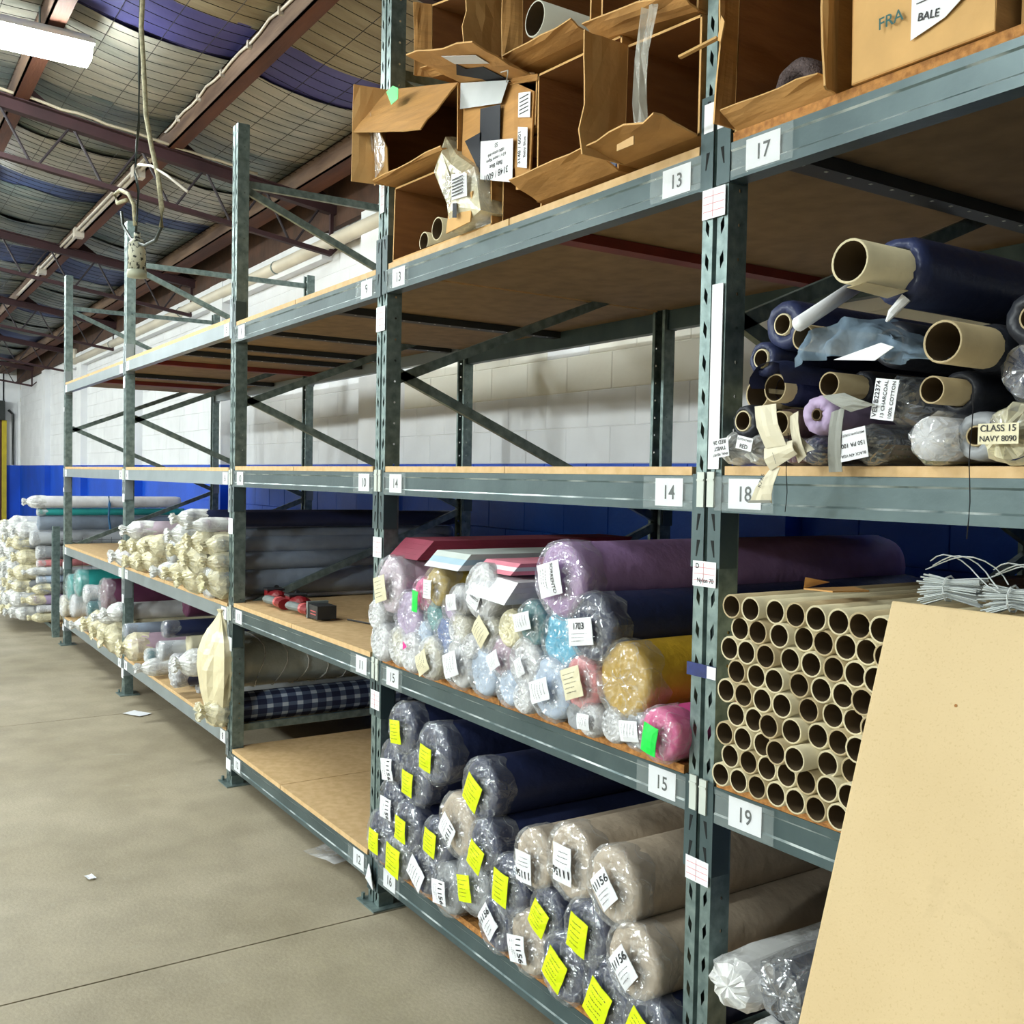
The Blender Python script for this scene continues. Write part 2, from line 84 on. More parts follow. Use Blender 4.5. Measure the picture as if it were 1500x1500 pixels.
class MB:
    def __init__(s): s.v = []; s.f = []; s.m = []
    def add(s, vs, fs, mi=0):
        o = len(s.v); s.v += [tuple(q) for q in vs]
        for f in fs: s.f.append(tuple(o+i for i in f)); s.m.append(mi)
    def box(s, x0, x1, y0, y1, z0, z1, mi=0):
        s.add([(x0,y0,z0),(x1,y0,z0),(x1,y1,z0),(x0,y1,z0),(x0,y0,z1),(x1,y0,z1),(x1,y1,z1),(x0,y1,z1)],
              [(0,3,2,1),(4,5,6,7),(0,1,5,4),(1,2,6,5),(2,3,7,6),(3,0,4,7)], mi)
    def quad(s, a, b, c, d, mi=0): s.add([a,b,c,d], [(0,1,2,3)], mi)
    def slab(s, pts, off, mi=0):          # closed plate: polygon pts, thickened by vector off
        n = len(pts); o = Vector(off)
        s.add([tuple(p) for p in pts]+[tuple(Vector(p)+o) for p in pts],
              [tuple(range(n-1,-1,-1)), tuple(range(n,2*n))]+[(i,(i+1)%n,n+(i+1)%n,n+i) for i in range(n)], mi)
    def bar(s, a, b, w, h, up=(0,0,1), mi=0):
        a = Vector(a); b = Vector(b); d = (b-a).normalized(); r = d.cross(Vector(up))
        if r.length < 1e-4: r = d.cross(Vector((1,0,0)))
        r.normalize(); u = r.cross(d); r *= w/2; u *= h/2
        s.add([a-r-u,a+r-u,a+r+u,a-r+u,b-r-u,b+r-u,b+r+u,b-r+u], [(0,1,2,3),(7,6,5,4),(0,4,5,1),(1,5,6,2),(2,6,7,3),(3,7,4,0)], mi)
    def tube(s, pts, r, n=6, mi=0, cap=True):
        pts = [Vector(p) for p in pts]; rings = []
        for i, p in enumerate(pts):
            d = (pts[min(i+1,len(pts)-1)]-pts[max(i-1,0)]).normalized()
            a = d.cross(Vector((0,0,1)))
            if a.length < .05: a = d.cross(Vector((1,0,0)))
            a.normalize(); b = a.cross(d); rr = r[i] if isinstance(r, (list, tuple)) else r
            rings.append([p+a*rr*math.cos(t*2*math.pi/n)+b*rr*math.sin(t*2*math.pi/n) for t in range(n)])
        vs = [q for g in rings for q in g]; fs = []
        for i in range(len(pts)-1):
            for t in range(n): fs.append((i*n+t, i*n+(t+1)%n, (i+1)*n+(t+1)%n, (i+1)*n+t))
        if cap: fs += [tuple(range(n-1,-1,-1)), tuple((len(pts)-1)*n+t for t in range(n))]
        s.add(vs, fs, mi)
    def lathe_y(s, prof, n=28, mi=0, fn=None):   # prof: (y, r); r=0 only at the ends
        rings = []; vs = []; fs = []
        for k, (y, r) in enumerate(prof):
            if r == 0: rings.append([len(vs)]); vs.append((0,y,0))
            else:
                g = []
                for t in range(n):
                    a = 2*math.pi*t/n; rr, yy = (fn(a,k,y,r) if fn else (r,y))
                    g.append(len(vs)); vs.append((rr*math.cos(a), yy, rr*math.sin(a)))
                rings.append(g)
        for p, q in zip(rings, rings[1:]):
            for t in range(n):
                u = (t+1) % n
                if len(p) == 1: fs.append((p[0], q[u], q[t]))
                elif len(q) == 1: fs.append((p[t], p[u], q[0]))
                else: fs.append((p[t], p[u], q[u], q[t]))
        s.add(vs, fs, mi)
    def mesh(s, me, M, mi=0):
        o = len(s.v); s.v += [tuple(M @ v.co) for v in me.vertices]
        for p in me.polygons: s.f.append(tuple(o+i for i in p.vertices)); s.m.append(mi)
    def data(s, name, mats, smooth=False, off=(0,0,0)):
        me = bpy.data.meshes.new(name)
        me.from_pydata([(a-off[0], b-off[1], c-off[2]) for a, b, c in s.v], [], s.f)
        for m in (mats if isinstance(mats, (list, tuple)) else [mats]): me.materials.append(m)
        me.polygons.foreach_set('material_index', s.m)
        if smooth: me.polygons.foreach_set('use_smooth', [True]*len(s.f))
        me.update(); return me
    def build(s, name, mats, parent=None, smooth=False, loc=None):
        """loc None: vertices are in the parent's space (or the world's); else the object sits at loc and vertices are world ones"""
        off = loc or (0,0,0)
        me = s.data(name, mats, smooth, off)
        return link(name, me, parent, loc)
def link(name, me, parent=None, loc=None):
    o = bpy.data.objects.new(name, me); COL.objects.link(o)
    if loc: o.location = loc
    if parent: o.parent = parent
    return o
def tag(o, label=None, cat=None, group=None, kind=None):
    if label: o['label'] = label
    if cat: o['category'] = cat
    if group: o['group'] = group
    if kind: o['kind'] = kind
    return o
def empty(name, loc, label, cat, group=None):
    o = bpy.data.objects.new(name, None); COL.objects.link(o); o.location = loc; o.empty_display_size = .1
    return tag(o, label, cat, group)
TEXTS = {}
def text_mesh(txt):
    if txt not in TEXTS:
        c = bpy.data.curves.new('t', 'FONT'); c.body = txt; c.align_x = 'CENTER'; c.align_y = 'CENTER'; c.size = 1; c.offset = .012
        o = bpy.data.objects.new('t', c); COL.objects.link(o)
        dg = bpy.context.evaluated_depsgraph_get()
        TEXTS[txt] = bpy.data.meshes.new_from_object(o.evaluated_get(dg)); bpy.data.objects.remove(o)
    return TEXTS[txt]
ROT_FRONT = Matrix.Rotation(math.pi/2, 4, 'X')          # text in the XZ plane, read from -Y
def front_text(mb, txt, x, y, z, size, mi=1, rot=0, sx=1.):
    mb.mesh(text_mesh(txt), Matrix.Translation((x,y,z)) @ Matrix.Rotation(math.radians(-rot), 4, 'Y') @ ROT_FRONT @ Matrix.Diagonal((size*sx,size,size,1)), mi)
ORD = ['first','second','third','fourth','fifth','sixth','seventh','eighth','ninth','tenth','eleventh','twelfth','thirteenth','fourteenth','fifteenth','sixteenth','seventeenth','eighteenth']

# ------------------------------------------------------------------ materials
STEEL = mat('galvanised_steel', (100,118,118), .42, .5, .16, 30, .12, 60, rgb2=(136,154,152), lo=.35, hi=.68)
STEELP = mat('painted_beam_steel', (62,80,84), .36, .3, .1, 5, .06, 50, rgb2=(80,98,101))
STEELF = mat('pale_beam_steel', (150,162,168), .36, .45, .08, 5, .05, 50)
CLIP = mat('lock_clip_plastic', (205,212,205), .5, 0, .06)
BOARD = mat('particle_board', (206,170,120), .7, 0, .2, 30, .1, 150, rgb2=(220,186,138))
BOARDE = mat('particle_board_dark', (150,98,48), .8, 0, .2, 70, .4, 150, rgb2=(196,138,74))
PAPER = mat('white_paper', (236,238,244), .6, 0, .02)
INK = mat('black_ink', (18,18,26), .6, 0, 0)
TAPE = mat('clear_tape', (225,235,235), .12, 0, .05, 30, .8, 35, alpha=.16, spec=.9)
RED = mat('red_steel', (120,42,30), .55, .1, .15)
DARKBAR = mat('dark_perforated_steel', (52,56,56), .5, .4, .1)
CARD = mat('cardboard', (198,148,88), .85, 0, .1, 8, .15, 30, stretch=(1,1,6))
CARDL = mat('cardboard_light', (216,172,112), .85, 0, .08, 8, .15, 30)
KRAFT = mat('kraft_tube', (176,158,122), .7, 0, .12, 12, .1, 60)
KRAFTL = mat('pale_kraft_tube', (206,194,160), .7, 0, .1, 12, .1, 60)
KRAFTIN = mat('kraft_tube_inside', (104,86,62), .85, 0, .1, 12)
YEL = mat('yellow_tag', (222,240,0), .55, 0, .05, 20)
CREAMTAG = mat('cream_tag', (228,220,188), .65, 0, .05, 20)
GRN = mat('green_sticker', (20,225,80), .5, 0, .05)
MAG = mat('pink_sticker', (240,50,150), .5, 0, 0)
FAB = {k: mat('fabric_'+k, c, .75, 0, .1, 10, .35, 28, coat=cw, coatr=.28) for k, c, cw in [
 ('navy',(26,38,80),.4),('beige',(196,178,156),.4),('grey',(150,154,160),.4),('palegrey',(196,200,206),.4),('lilac',(190,168,206),.3),('palelilac',(214,196,212),.35),
 ('pink',(232,84,156),.35),('gold',(186,158,66),.35),('teal',(96,160,164),.35),('white',(226,226,230),.35),('paleblue',(192,210,236),.35),('blue',(78,108,172),.35),
 ('cream',(224,216,186),.35),('mauve',(196,168,188),.3),('turquoise',(66,184,224),.35),('darkteal',(48,116,124),.35),('lavender',(176,140,192),.35),('salmon',(228,142,146),.35),
 ('mustard',(206,164,36),.4),('slate',(136,148,166),.6),('tealgreen',(36,158,156),.4),('plum',(92,40,72),.3),('charcoal',(44,48,60),.2),('black',(26,30,42),.3),('brown',(92,72,68),0)]}
def film(name, rgb, haze, gloss, rough=.16):
    # clear crumpled film: mostly see-through, hazy white, shiny at grazing angles
    m = bpy.data.materials.new(name); m.use_nodes = True; MATS[name] = m; nt = m.node_tree; L = nt.links
    nt.nodes.remove(nt.nodes['Principled BSDF']); out = nt.nodes['Material Output']
    tr = nt.nodes.new('ShaderNodeBsdfTransparent'); df = nt.nodes.new('ShaderNodeBsdfDiffuse'); gl = nt.nodes.new('ShaderNodeBsdfGlossy')
    df.inputs[0].default_value = (*lin(rgb), 1); gl.inputs['Color'].default_value = (.95,.97,1,1); gl.inputs['Roughness'].default_value = rough
    tc = nt.nodes.new('ShaderNodeTexCoord'); n = nt.nodes.new('ShaderNodeTexNoise'); n.inputs['Scale'].default_value = 34; n.inputs['Detail'].default_value = 2; n.inputs['Distortion'].default_value = .6; L.new(tc.outputs['Object'], n.inputs['Vector'])
    bp = nt.nodes.new('ShaderNodeBump'); bp.inputs['Strength'].default_value = .7; bp.inputs['Distance'].default_value = .012; L.new(n.outputs[0], bp.inputs['Height'])
    L.new(bp.outputs[0], gl.inputs['Normal'])
    n2 = nt.nodes.new('ShaderNodeTexNoise'); n2.inputs['Scale'].default_value = 9; n2.inputs['Detail'].default_value = 3; L.new(tc.outputs['Object'], n2.inputs['Vector'])
    mr = nt.nodes.new('ShaderNodeMapRange'); mr.inputs[1].default_value = .35; mr.inputs[2].default_value = .68; mr.inputs[3].default_value = haze*.4; mr.inputs[4].default_value = haze*1.7; L.new(n2.outputs[0], mr.inputs[0])
    n3 = nt.nodes.new('ShaderNodeTexNoise'); n3.inputs['Scale'].default_value = 15; n3.inputs['Detail'].default_value = 1.5; n3.inputs['Distortion'].default_value = .3; L.new(tc.outputs['Object'], n3.inputs['Vector'])
    cs = nt.nodes.new('ShaderNodeMath'); cs.operation = 'SUBTRACT'; cs.inputs[1].default_value = .5; L.new(n3.outputs[0], cs.inputs[0])
    ca = nt.nodes.new('ShaderNodeMath'); ca.operation = 'ABSOLUTE'; L.new(cs.outputs[0], ca.inputs[0])
    cm = nt.nodes.new('ShaderNodeMapRange'); cm.inputs[1].default_value = 0; cm.inputs[2].default_value = .022; cm.inputs[3].default_value = .38; cm.inputs[4].default_value = 0; L.new(ca.outputs[0], cm.inputs[0])
    hz = nt.nodes.new('ShaderNodeMath'); hz.operation = 'MULTIPLY'; L.new(cm.outputs[0], hz.inputs[0]); L.new(n2.outputs[0], hz.inputs[1])
    ha = nt.nodes.new('ShaderNodeMath'); ha.operation = 'ADD'; ha.use_clamp = True; L.new(mr.outputs[0], ha.inputs[0]); L.new(hz.outputs[0], ha.inputs[1]); mr = ha
    m1 = nt.nodes.new('ShaderNodeMixShader'); L.new(mr.outputs[0], m1.inputs[0]); L.new(tr.outputs[0], m1.inputs[1]); L.new(df.outputs[0], m1.inputs[2])
    lw = nt.nodes.new('ShaderNodeLayerWeight'); lw.inputs[0].default_value = .35; L.new(bp.outputs[0], lw.inputs['Normal'])
    m3 = nt.nodes.new('ShaderNodeMapRange'); m3.inputs[3].default_value = gloss; m3.inputs[4].default_value = gloss*3.2; L.new(lw.outputs['Fresnel'], m3.inputs[0])
    m2 = nt.nodes.new('ShaderNodeMixShader'); L.new(m3.outputs[0], m2.inputs[0]); L.new(m1.outputs[0], m2.inputs[1]); L.new(gl.outputs[0], m2.inputs[2]); L.new(m2.outputs[0], out.inputs[0])
    return m
WRAP = {'clear': film('clear_plastic_film', (244,248,252), .11, .10, .12),
 'bundle': film('bundle_film', (246,236,200), .78, .07, .2),
 'milky': film('milky_plastic_film', (244,245,248), .40, .07, .2),
 'cream': film('yellowed_plastic_film', (246,238,204), .62, .07, .22),
 'whitefilm': film('white_plastic_film', (244,245,244), .66, .07, .22)}

# ------------------------------------------------------------------ floor
J = [-30.0, -24.9, -21.3, -17.7, -14.1, -10.5, -6.9, -3.282, .35, 5.0]
fl = MB(); fl.box(-30, 5, -16, 1.76, -.3, -.03)
floor = tag(fl.build('floor', mat('floor_bed', (60,58,52), .9, 0, .1)), 'stained olive grey concrete warehouse floor', 'floor', kind='structure')
def concrete():
    m = mat('concrete', (150,142,120), .58, 0, .1, 1.2, .12, 90)
    nt = m.node_tree; L = nt.links; b = nt.nodes['Principled BSDF']
    tc = nt.nodes.new('ShaderNodeTexCoord')
    def nz(sc, det, dist=0.):
        n = nt.nodes.new('ShaderNodeTexNoise'); n.inputs['Scale'].default_value = sc; n.inputs['Detail'].default_value = det; n.inputs['Distortion'].default_value = dist
        L.new(tc.outputs['Object'], n.inputs['Vector']); return n.outputs[0]
    def ramp(src, p0, c0, p1, c1):
        r = nt.nodes.new('ShaderNodeValToRGB'); L.new(src, r.inputs[0])
        r.color_ramp.elements[0].position = p0; r.color_ramp.elements[1].position = p1
        r.color_ramp.elements[0].color = (*lin(c0),1); r.color_ramp.elements[1].color = (*lin(c1),1); return r.outputs[0]
    def mix(mode, f, a, c):
        x = nt.nodes.new('ShaderNodeMix'); x.data_type = 'RGBA'; x.blend_type = mode
        if isinstance(f, float): x.inputs[0].default_value = f
        else: L.new(f, x.inputs[0])
        L.new(a, x.inputs[6]); L.new(c, x.inputs[7]); return x.outputs[2]
    base = ramp(nz(.9, 5), .3, (160,148,124), .7, (190,178,156))
    spots = ramp(nz(4.5, 6), .38, (150,146,132), .62, (255,255,255))
    c = mix('MULTIPLY', .22, base, spots)
    fine = ramp(nz(60, 6), .3, (205,205,200), .7, (255,255,255))
    c = mix('MULTIPLY', .35, c, fine)
    white = ramp(nz(3.1, 9, 2.0), .68, (0,0,0), .80, (150,150,150))
    pale = ramp(nz(2, 2), 0, (182,178,164), 1, (190,186,172))
    c = mix('MIX', white, c, pale)
    L.new(c, b.inputs['Base Color'])
    rr = nt.nodes.new('ShaderNodeMapRange'); rr.inputs[3].default_value = .4; rr.inputs[4].default_value = .75
    L.new(nz(2.2, 6), rr.inputs[0]); L.new(rr.outputs[0], b.inputs['Roughness'])
    return m
CONC = concrete()
for a, b in zip(J, J[1:]):
    s = MB(); s.box(a+.004, b-.004, -16, 1.76, -.03, 0)
    s.build('floor_slab', CONC, floor)
def scrap(name, x, y, w, d, rot, label, m=PAPER, bend=.01):
    b = MB(); n = 4
    for i in range(n):
        for k in range(3):
            u0, u1, v0, v1 = i/n-.5, (i+1)/n-.5, k/3-.5, (k+1)/3-.5
            z = lambda u, v: .003+bend*(.5+.5*noise.noise((u*4+x, v*4+y, 3.1)))
            b.quad(*[(u*w, v*d, z(u, v)) for u, v in ((u0,v0),(u1,v0),(u1,v1),(u0,v1))])
    o = b.build(name, m, None, False, None); o.location = (x, y, 0); o.rotation_euler.z = rot
    return tag(o, label, 'paper')
scrap('paper_scrap', MISC['paper1'][0], MISC['paper1'][1]-.02, .16, .10, .5, 'small white paper scrap on the floor in front of the far shelving bay')
scrap('paper_scrap', MISC['paper2'][0], MISC['paper2'][1], .05, .03, .2, 'tiny white paper crumb alone on the open aisle floor')
scrap('plastic_scrap', MISC['debris'][0]-.12, MISC['debris'][1]-.03, .2, .12, .3, 'crumpled clear plastic scrap on floor under the beam numbered 12', WRAP['milky'], .05)

# ------------------------------------------------------------------ back wall of painted block
YW = 1.75
WHITE = mat('white_wall_paint', (234,236,240), .7, 0, .04, 3, .15, 30)
CREAMW = mat('shade_cream_paint', (234,231,220), .75, 0, .1, 2.2, .2, 22, rgb2=(240,239,230))  # cream tint above the shelf's shadow line: shade put into the colour
BLUEW = mat('blue_wall_paint', (8,80,200), .5, 0, .12, 2, .25, 30)
w = MB(); w.box(-26.8, 5, YW+.009, YW+.3, 0, 1.69, 1); w.box(-26.8, 5, YW+.009, YW+.3, 1.69, 4.3, 0)
wall = tag(w.build('wall_back', [mat('white_wall_joints', (222,220,212), .8, 0, .08, 4), BLUEW]), 'back wall of painted blocks, white above a royal blue band', 'wall', kind='structure')
bl = {}
for nm, L_ in (('block', .4),):
    for mt in (WHITE, CREAMW):
        b = MB(); g = .005
        b.add([(g,0,g),(L_-g,0,g),(L_-g,0,.2-g),(g,0,.2-g),(0,.004,0),(L_,.004,0),(L_,.004,.2),(0,.004,.2)],
              [(0,1,2,3),(4,5,1,0),(5,6,2,1),(6,7,3,2),(7,4,0,3)])
        bl[mt.name] = b.data('block', mt)
rest = MB()
rng = random.Random(3)
for row in range(-9, 13):
    z = 1.69+row*.2
    off = .2*(row % 2)
    for k in range(0, 66):
        x = -26.6+k*.4+off
        if x > 1.0: continue
        single = row >= 0 and row < 9 and -11.3 < x < -1.0
        if single:
            cream = 2 <= row <= 6 and x > -6.9+.12*row and rng.random() < .93
            o = link('block', bl[(CREAMW if cream else WHITE).name], wall)
            o.location = (x, YW+.006-rng.random()*.002, z); o.rotation_euler = ((rng.random()-.5)*.003, 0, (rng.random()-.5)*.003)
        elif row >= 0 or x > -12:
            g = .004; y = YW+.004-rng.random()*.004; mi = 0 if row >= 0 else 1
            rest.add([(x+g,y,z+g),(x+.4-g,y,z+g),(x+.4-g,y,z+.2-g),(x+g,y,z+.2-g),(x,YW+.0095,z),(x+.4,YW+.0095,z),(x+.4,YW+.0095,z+.2),(x,YW+.0095,z+.2)],
                     [(0,1,2,3),(4,5,1,0),(5,6,2,1),(6,7,3,2),(7,4,0,3)], mi)
tag(rest.build('blocks', [WHITE, BLUEW], wall), kind='stuff')
for i, x in enumerate((-3.1, -6.95, -10.83, -14.7, -18.6, -22.4)):
    b = MB(); b.box(x-.21, x+.21, YW-.1, YW+.01, 1.69, 3.62, 0); b.box(x-.21, x+.21, YW-.1, YW+.01, 0, 1.69, 1)
    tag(b.build('trim_%d' % (i+1), [WHITE, BLUEW]), 'painted wall pier, white above and blue below, %s from the right' % ORD[i], 'pier', kind='structure')
b = MB(); b.box(-19.5, -7.95, YW-.09, YW+.01, 3.40, 3.62)
tag(b.build('trim_8', WHITE), 'white ledge along the top of the back wall below the pipe', 'ledge', kind='structure')
b = MB(); b.box(-26.8, 5, YW-.06, YW-.005, 3.63, 4.0)
tag(b.build('trim_9', mat('dark_timber', (70,46,32), .85, 0, .3, 5, .4, 20)), 'dark timber plate between wall top and roof', 'beam', kind='structure')
# white insulated pipe on the wall
pp = empty('wall_pipe', (-12, 1.62, 3.49), 'long white insulated pipe running along the top of the back wall', 'pipe')
b = MB(); b.tube([(-19,1.655,3.5),(-4.2,1.655,3.5)], .056, 14); b.build('pipe_run', mat('white_pipe', (222,214,196), .5, 0, .08, 3), pp, True).location = (12,-1.62,-3.49)
b = MB(); b.tube([(-19,1.655,3.46),(-19,1.655,3.72)], .06, 12); b.build('pipe_elbow', MATS['white_pipe'], pp, True).location = (12,-1.62,-3.49)
for x in (-16, -12.2, -9.0, -6.2):
    b = MB(); b.tube([(x-.01,1.655,3.5),(x+.01,1.655,3.5)], .062, 14); b.box(x-.012,x+.012,1.66,1.75,3.45,3.48)
    b.build('pipe_bracket', STEEL, pp).location = (12,-1.62,-3.49)
# far end wall with a dark red roller door in a yellow frame
b = MB(); b.box(-27, -26.7, -16, 1.4, 0, 6.8, 0); b.box(-26.8, -26.6, 1.44, 1.76, 0, 1.69, 1); b.box(-26.8, -26.6, 1.44, 1.76, 1.69, 4.6, 0)
b.box(-26.8, -26.5, 1.70, 1.76, 1.69, 3.2, 0)
we = tag(b.build('wall_far', [WHITE, BLUEW]), 'far end wall, white above a blue band', 'wall', kind='structure')
d = empty('door_1', (-26.6, 0, 0), 'dark red roller door with a yellow frame in the far end wall', 'door'); d['kind'] = 'structure'
b = MB(); b.box(-.02, .06, -3, 1.36, 0, 3.1); b.build('door_curtain', mat('dark_red_door', (64,22,18), .6, 0, .15), d)
b = MB(); b.box(-.04, .12, 1.36, 1.46, 0, 2.75); b.build('door_frame', mat('yellow_frame', (190,170,40), .6, 0, .1), d)
b = MB(); b.box(-.04, .3, -3, 1.4, 2.75, 3.2); b.build('door_housing', DARKBAR, d)
b = MB(); b.tube([(.06,1.6,1.7),(.06,1.6,2.9),(.06,1.5,3.0)], .03, 8); b.build('conduit', DARKBAR, d)
b = MB(); b.box(4.9, 5, -16, 1.8, 0, 6.8); tag(b.build('unseen_wall_near', mat('unseen_wall_grey', (96,96,92), .8, 0, .1)), 'unseen grey wall behind the camera end of the hall', 'wall', kind='structure')  # unseen walls, coloured dark to cut bounced light
b = MB(); b.box(-27, 5, -16.1, -16, 0, 6.8); tag(b.build('unseen_wall_aisle', MATS['unseen_wall_grey']), 'unseen grey wall on the far open side of the hall', 'wall', kind='structure')

# ------------------------------------------------------------------ roof: sheet, sagging foil blankets, wire, trusses, purlins
SL = -.14
def zr(y): return 4.04+SL*y                    # top of truss chord
roof = MB(); roof.add([(-27,-16.1,zr(-16.1)+.42),(5,-16.1,zr(-16.1)+.42),(5,1.9,zr(1.9)+.42),(-27,1.9,zr(1.9)+.42)], [(0,1,2,3)])
ceil = tag(roof.build('ceiling', mat('roof_sheet', (90,92,92), .6, .2, .1)), 'low pitched roof lined with sagging foil blankets behind wire', 'ceiling', kind='structure')
PURY = [1.4, .38, -.65, -1.68, -2.71, -3.74, -4.77, -5.8]
def sag(y):
    for a, b in zip(PURY, PURY[1:]):
        if b <= y <= a:
            t = (y-b)/(a-b); return -.05*math.sin(math.pi*t)
    return 0.
FOIL = mat('foil_blanket', (140,142,134), .5, .15, .2, 2.5, .9, 9, rgb2=(176,172,160), stretch=(3,1,1))
FOIL2 = mat('aged_foil_blanket', (96,112,112), .5, .2, .25, 2.2, .9, 9, rgb2=(152,154,146), stretch=(3,1,1))
FOIL3 = mat('dull_foil_blanket', (132,118,92), .55, .1, .2, 2.5, .9, 9, rgb2=(158,146,118), stretch=(3,1,1))
BLUEF = mat('blue_blanket', (62,60,122), .6, 0, .12, 3, .5, 9, rgb2=(78,76,138))
BLUEF2 = mat('dark_blue_blanket', (44,56,96), .6, 0, .2, 3, .5, 9, rgb2=(60,78,120))
strips = [(-2.2,-3.45,FOIL2),(-3.4,-4.7,FOIL),(-4.65,-5.8,FOIL3),(-5.78,-6.36,BLUEF),(-6.3,-7.6,FOIL),(-7.55,-8.8,FOIL2),(-8.75,-9.95,FOIL),(-9.9,-10.5,BLUEF2)]
x = -10.45
k = 0
while x > -26:
    strips.append((x, x-1.25, (FOIL2, FOIL2, BLUEF2)[k % 3])); x -= 1.2; k += 1
for si, (xa, xb, m) in enumerate(strips):
    b = MB(); ys = [1.62-i*.09 for i in range(int((1.62+6)/.09))]; nx = 5
    lift = .05 if m in (BLUEF, BLUEF2) else .02+.012*(si % 3)
    grid = []
    for y in ys:
        ea = .05*noise.noise((y*2.3, si, 0))+.03*noise.noise((y*9, si, 4)); eb = .05*noise.noise((y*2.3, si, 9))
        row = []
        for i in range(nx+1):
            t = i/nx; xx = (xa+ea)*(1-t)+(xb+eb)*t
            row.append((xx, y, zr(y)+.15+lift+sag(y)+.02*noise.noise((xx*3, y*3, si))))
        grid.append(row)
    vs = [p for r in grid for p in r]; q = nx+1
    b.add(vs, [(j*q+i, (j+1)*q+i, (j+1)*q+i+1, j*q+i+1) for j in range(len(ys)-1) for i in range(nx)])
    b.build('foil_blanket', m, ceil, True)
wm = MB(); xx = -2.4
WIRE = mat('rusty_wire', (40,40,42), .6, .3, 0)
while xx > -19:
    pts = []
    y = 1.6
    while y > -5.8:
        pts.append((xx+.03*noise.noise((y*1.6, xx*2, 0)), y, zr(y)+.146+sag(y)-.012)); y -= .128
    wm.tube(pts, .0022, 3, cap=False); xx -= .125 if xx > -11 else .2
for y in [1.2, .95, .72, .14, -.1, -.36, -.9, -1.15, -1.4, -2.0, -2.3, -3.0, -3.4]:
    wm.tube([(x_, y+.01*noise.noise((x_, y, 1)), zr(y)+.146+sag(y)-.014) for x_ in [-2.4-.6*i for i in range(28)]], .0022, 3, cap=False)
tag(wm.build('wire_mesh', WIRE, ceil), kind='stuff')

TRED = mat('oxide_red_steel', (50,24,29), .75, 0, .2, 6, .2, 30)
PURL = mat('weathered_purlin', (78,58,48), .8, 0, .35, 3, .3, 25, rgb2=(128,104,86), stretch=(.4,3,3))
PURLB = mat('purlin_flange', (104,60,38), .8, 0, .3, 3, .3, 25, rgb2=(74,40,30), stretch=(.4,3,3))
RODM = mat('dark_web_rod', (44,36,42), .6, .2, .1)
TX = [-3.75, -7.76, -11.8, -15.9, -19.95, -24.0]
for ti, X in enumerate(TX):
    t = empty('roof_truss', (X, 1.6, zr(1.6)), 'oxide red open web roof truss, %s one from the near end' % ORD[ti], 'truss', 'roof trusses')
    def T_(b, name): b.build(name, TRED if 'web' not in name else RODM, t).location = (-X, -1.6, -zr(1.6))
    b = MB(); b.bar((X,1.72,zr(1.72)-.04),(X,-6.2,zr(-6.2)-.04), .075, .08)
    b.bar((X-.05,1.72,zr(1.72)-.004),(X-.05,-6.2,zr(-6.2)-.004), .07, .008); b.bar((X+.05,1.72,zr(1.72)-.004),(X+.05,-6.2,zr(-6.2)-.004), .07, .008); T_(b, 'top_chord')
    b = MB(); zb = lambda y: zr(y)-.40
    b.bar((X,1.66,zb(1.66)+.0),(X,-6.2,zb(-6.2)), .05, .035); T_(b, 'bottom_chord')
    b = MB(); b.bar((X,1.66,zb(1.66)),(X,1.66,zr(1.66)-.06), .028, .028); T_(b, 'end_strut')
    b = MB(); b.bar((X,1.66,zb(1.66)),(X,1.76,zb(1.66)+.1), .03, .02); T_(b, 'wall_stay')
    y = 1.55; up = True; i = 0
    while y > -5.6:
        y2 = y-(.36 if up else .12)
        if up: a_, c_ = (X,y,zr(y)-.07), (X,y-.2,zb(y-.2)+.01); y -= .25
        else: a_, c_ = (X,y,zb(y)+.01), (X,y-.19,zr(y-.19)-.07); y -= .22
        b = MB(); b.tube([a_, c_], .010, 6); T_(b, 'web_rod'); up = not up
for pi, y in enumerate(PURY):
    z0 = zr(y)
    p = empty('roof_purlin', (-10, y, z0), 'long weathered red brown roof purlin, %s row out from the back wall' % ORD[pi], 'purlin', 'roof purlins')
    b = MB(); hw = .05 if pi else .09
    b.box(-26.5, 5, y-hw, y-hw+.012, z0, z0+.16); b.build('purlin_web', PURL, p).location = (10,-y,-z0)
    b = MB(); b.box(-26.5, 5, y-hw, y+hw, z0, z0+.01); b.box(-26.5, 5, y-hw, y+hw, z0+.15, z0+.16); b.build('purlin_flange', PURLB, p).location = (10,-y,-z0)
    for X in TX:
        if pi < 4:
            b = MB(); b.slab([(X-.012,y+hw,z0),(X-.012,y+hw+.2,z0-.02),(X-.012,y+hw,z0+.12)], (.024,0,0)); b.build('cleat', TRED, p).location = (10,-y,-z0)
# white cable clipped along the second purlin and the second truss
CAB = mat('white_cable', (206,198,186), .5, 0, .05)
y = .38-.062; cpts = [(-4.3-.17*i, y+.006*noise.noise((i,1,1)), zr(.38)+.135-.05*abs(math.sin(i*.9))*.5) for i in range(21)]
c = tag(MB().build('white_cable', CAB), 'white cable clipped along the side of the rusty purlin', 'cable')
b = MB(); b.tube(cpts, .009, 6); c.data = b.data('white_cable', CAB, True)
for i in range(0, 21, 3):
    b = MB(); b.box(cpts[i][0]-.01, cpts[i][0]+.01, y-.015, y+.012, cpts[i][2]-.025, cpts[i][2]+.02); b.build('cable_clip', CAB, c)
b = MB(); b.tube([(-7.652, 1.0-.1*i, zr(1.0-.1*i)+.012+.012*noise.noise((i*.6,3,3))) for i in range(36)], .011, 6)
tag(b.build('grey_cable', mat('grey_cable', (170,160,140), .6, 0, .1), smooth=True), 'pale cable lying along the top of the second roof truss', 'cable')
b = MB(); b.tube([(-7.9-.5*i, .30, zr(.3)-.005) for i in range(16)], .018, 8); b.tube([(-7.9-.5*i, .26, zr(.3)-.005) for i in range(12)], .012, 6)
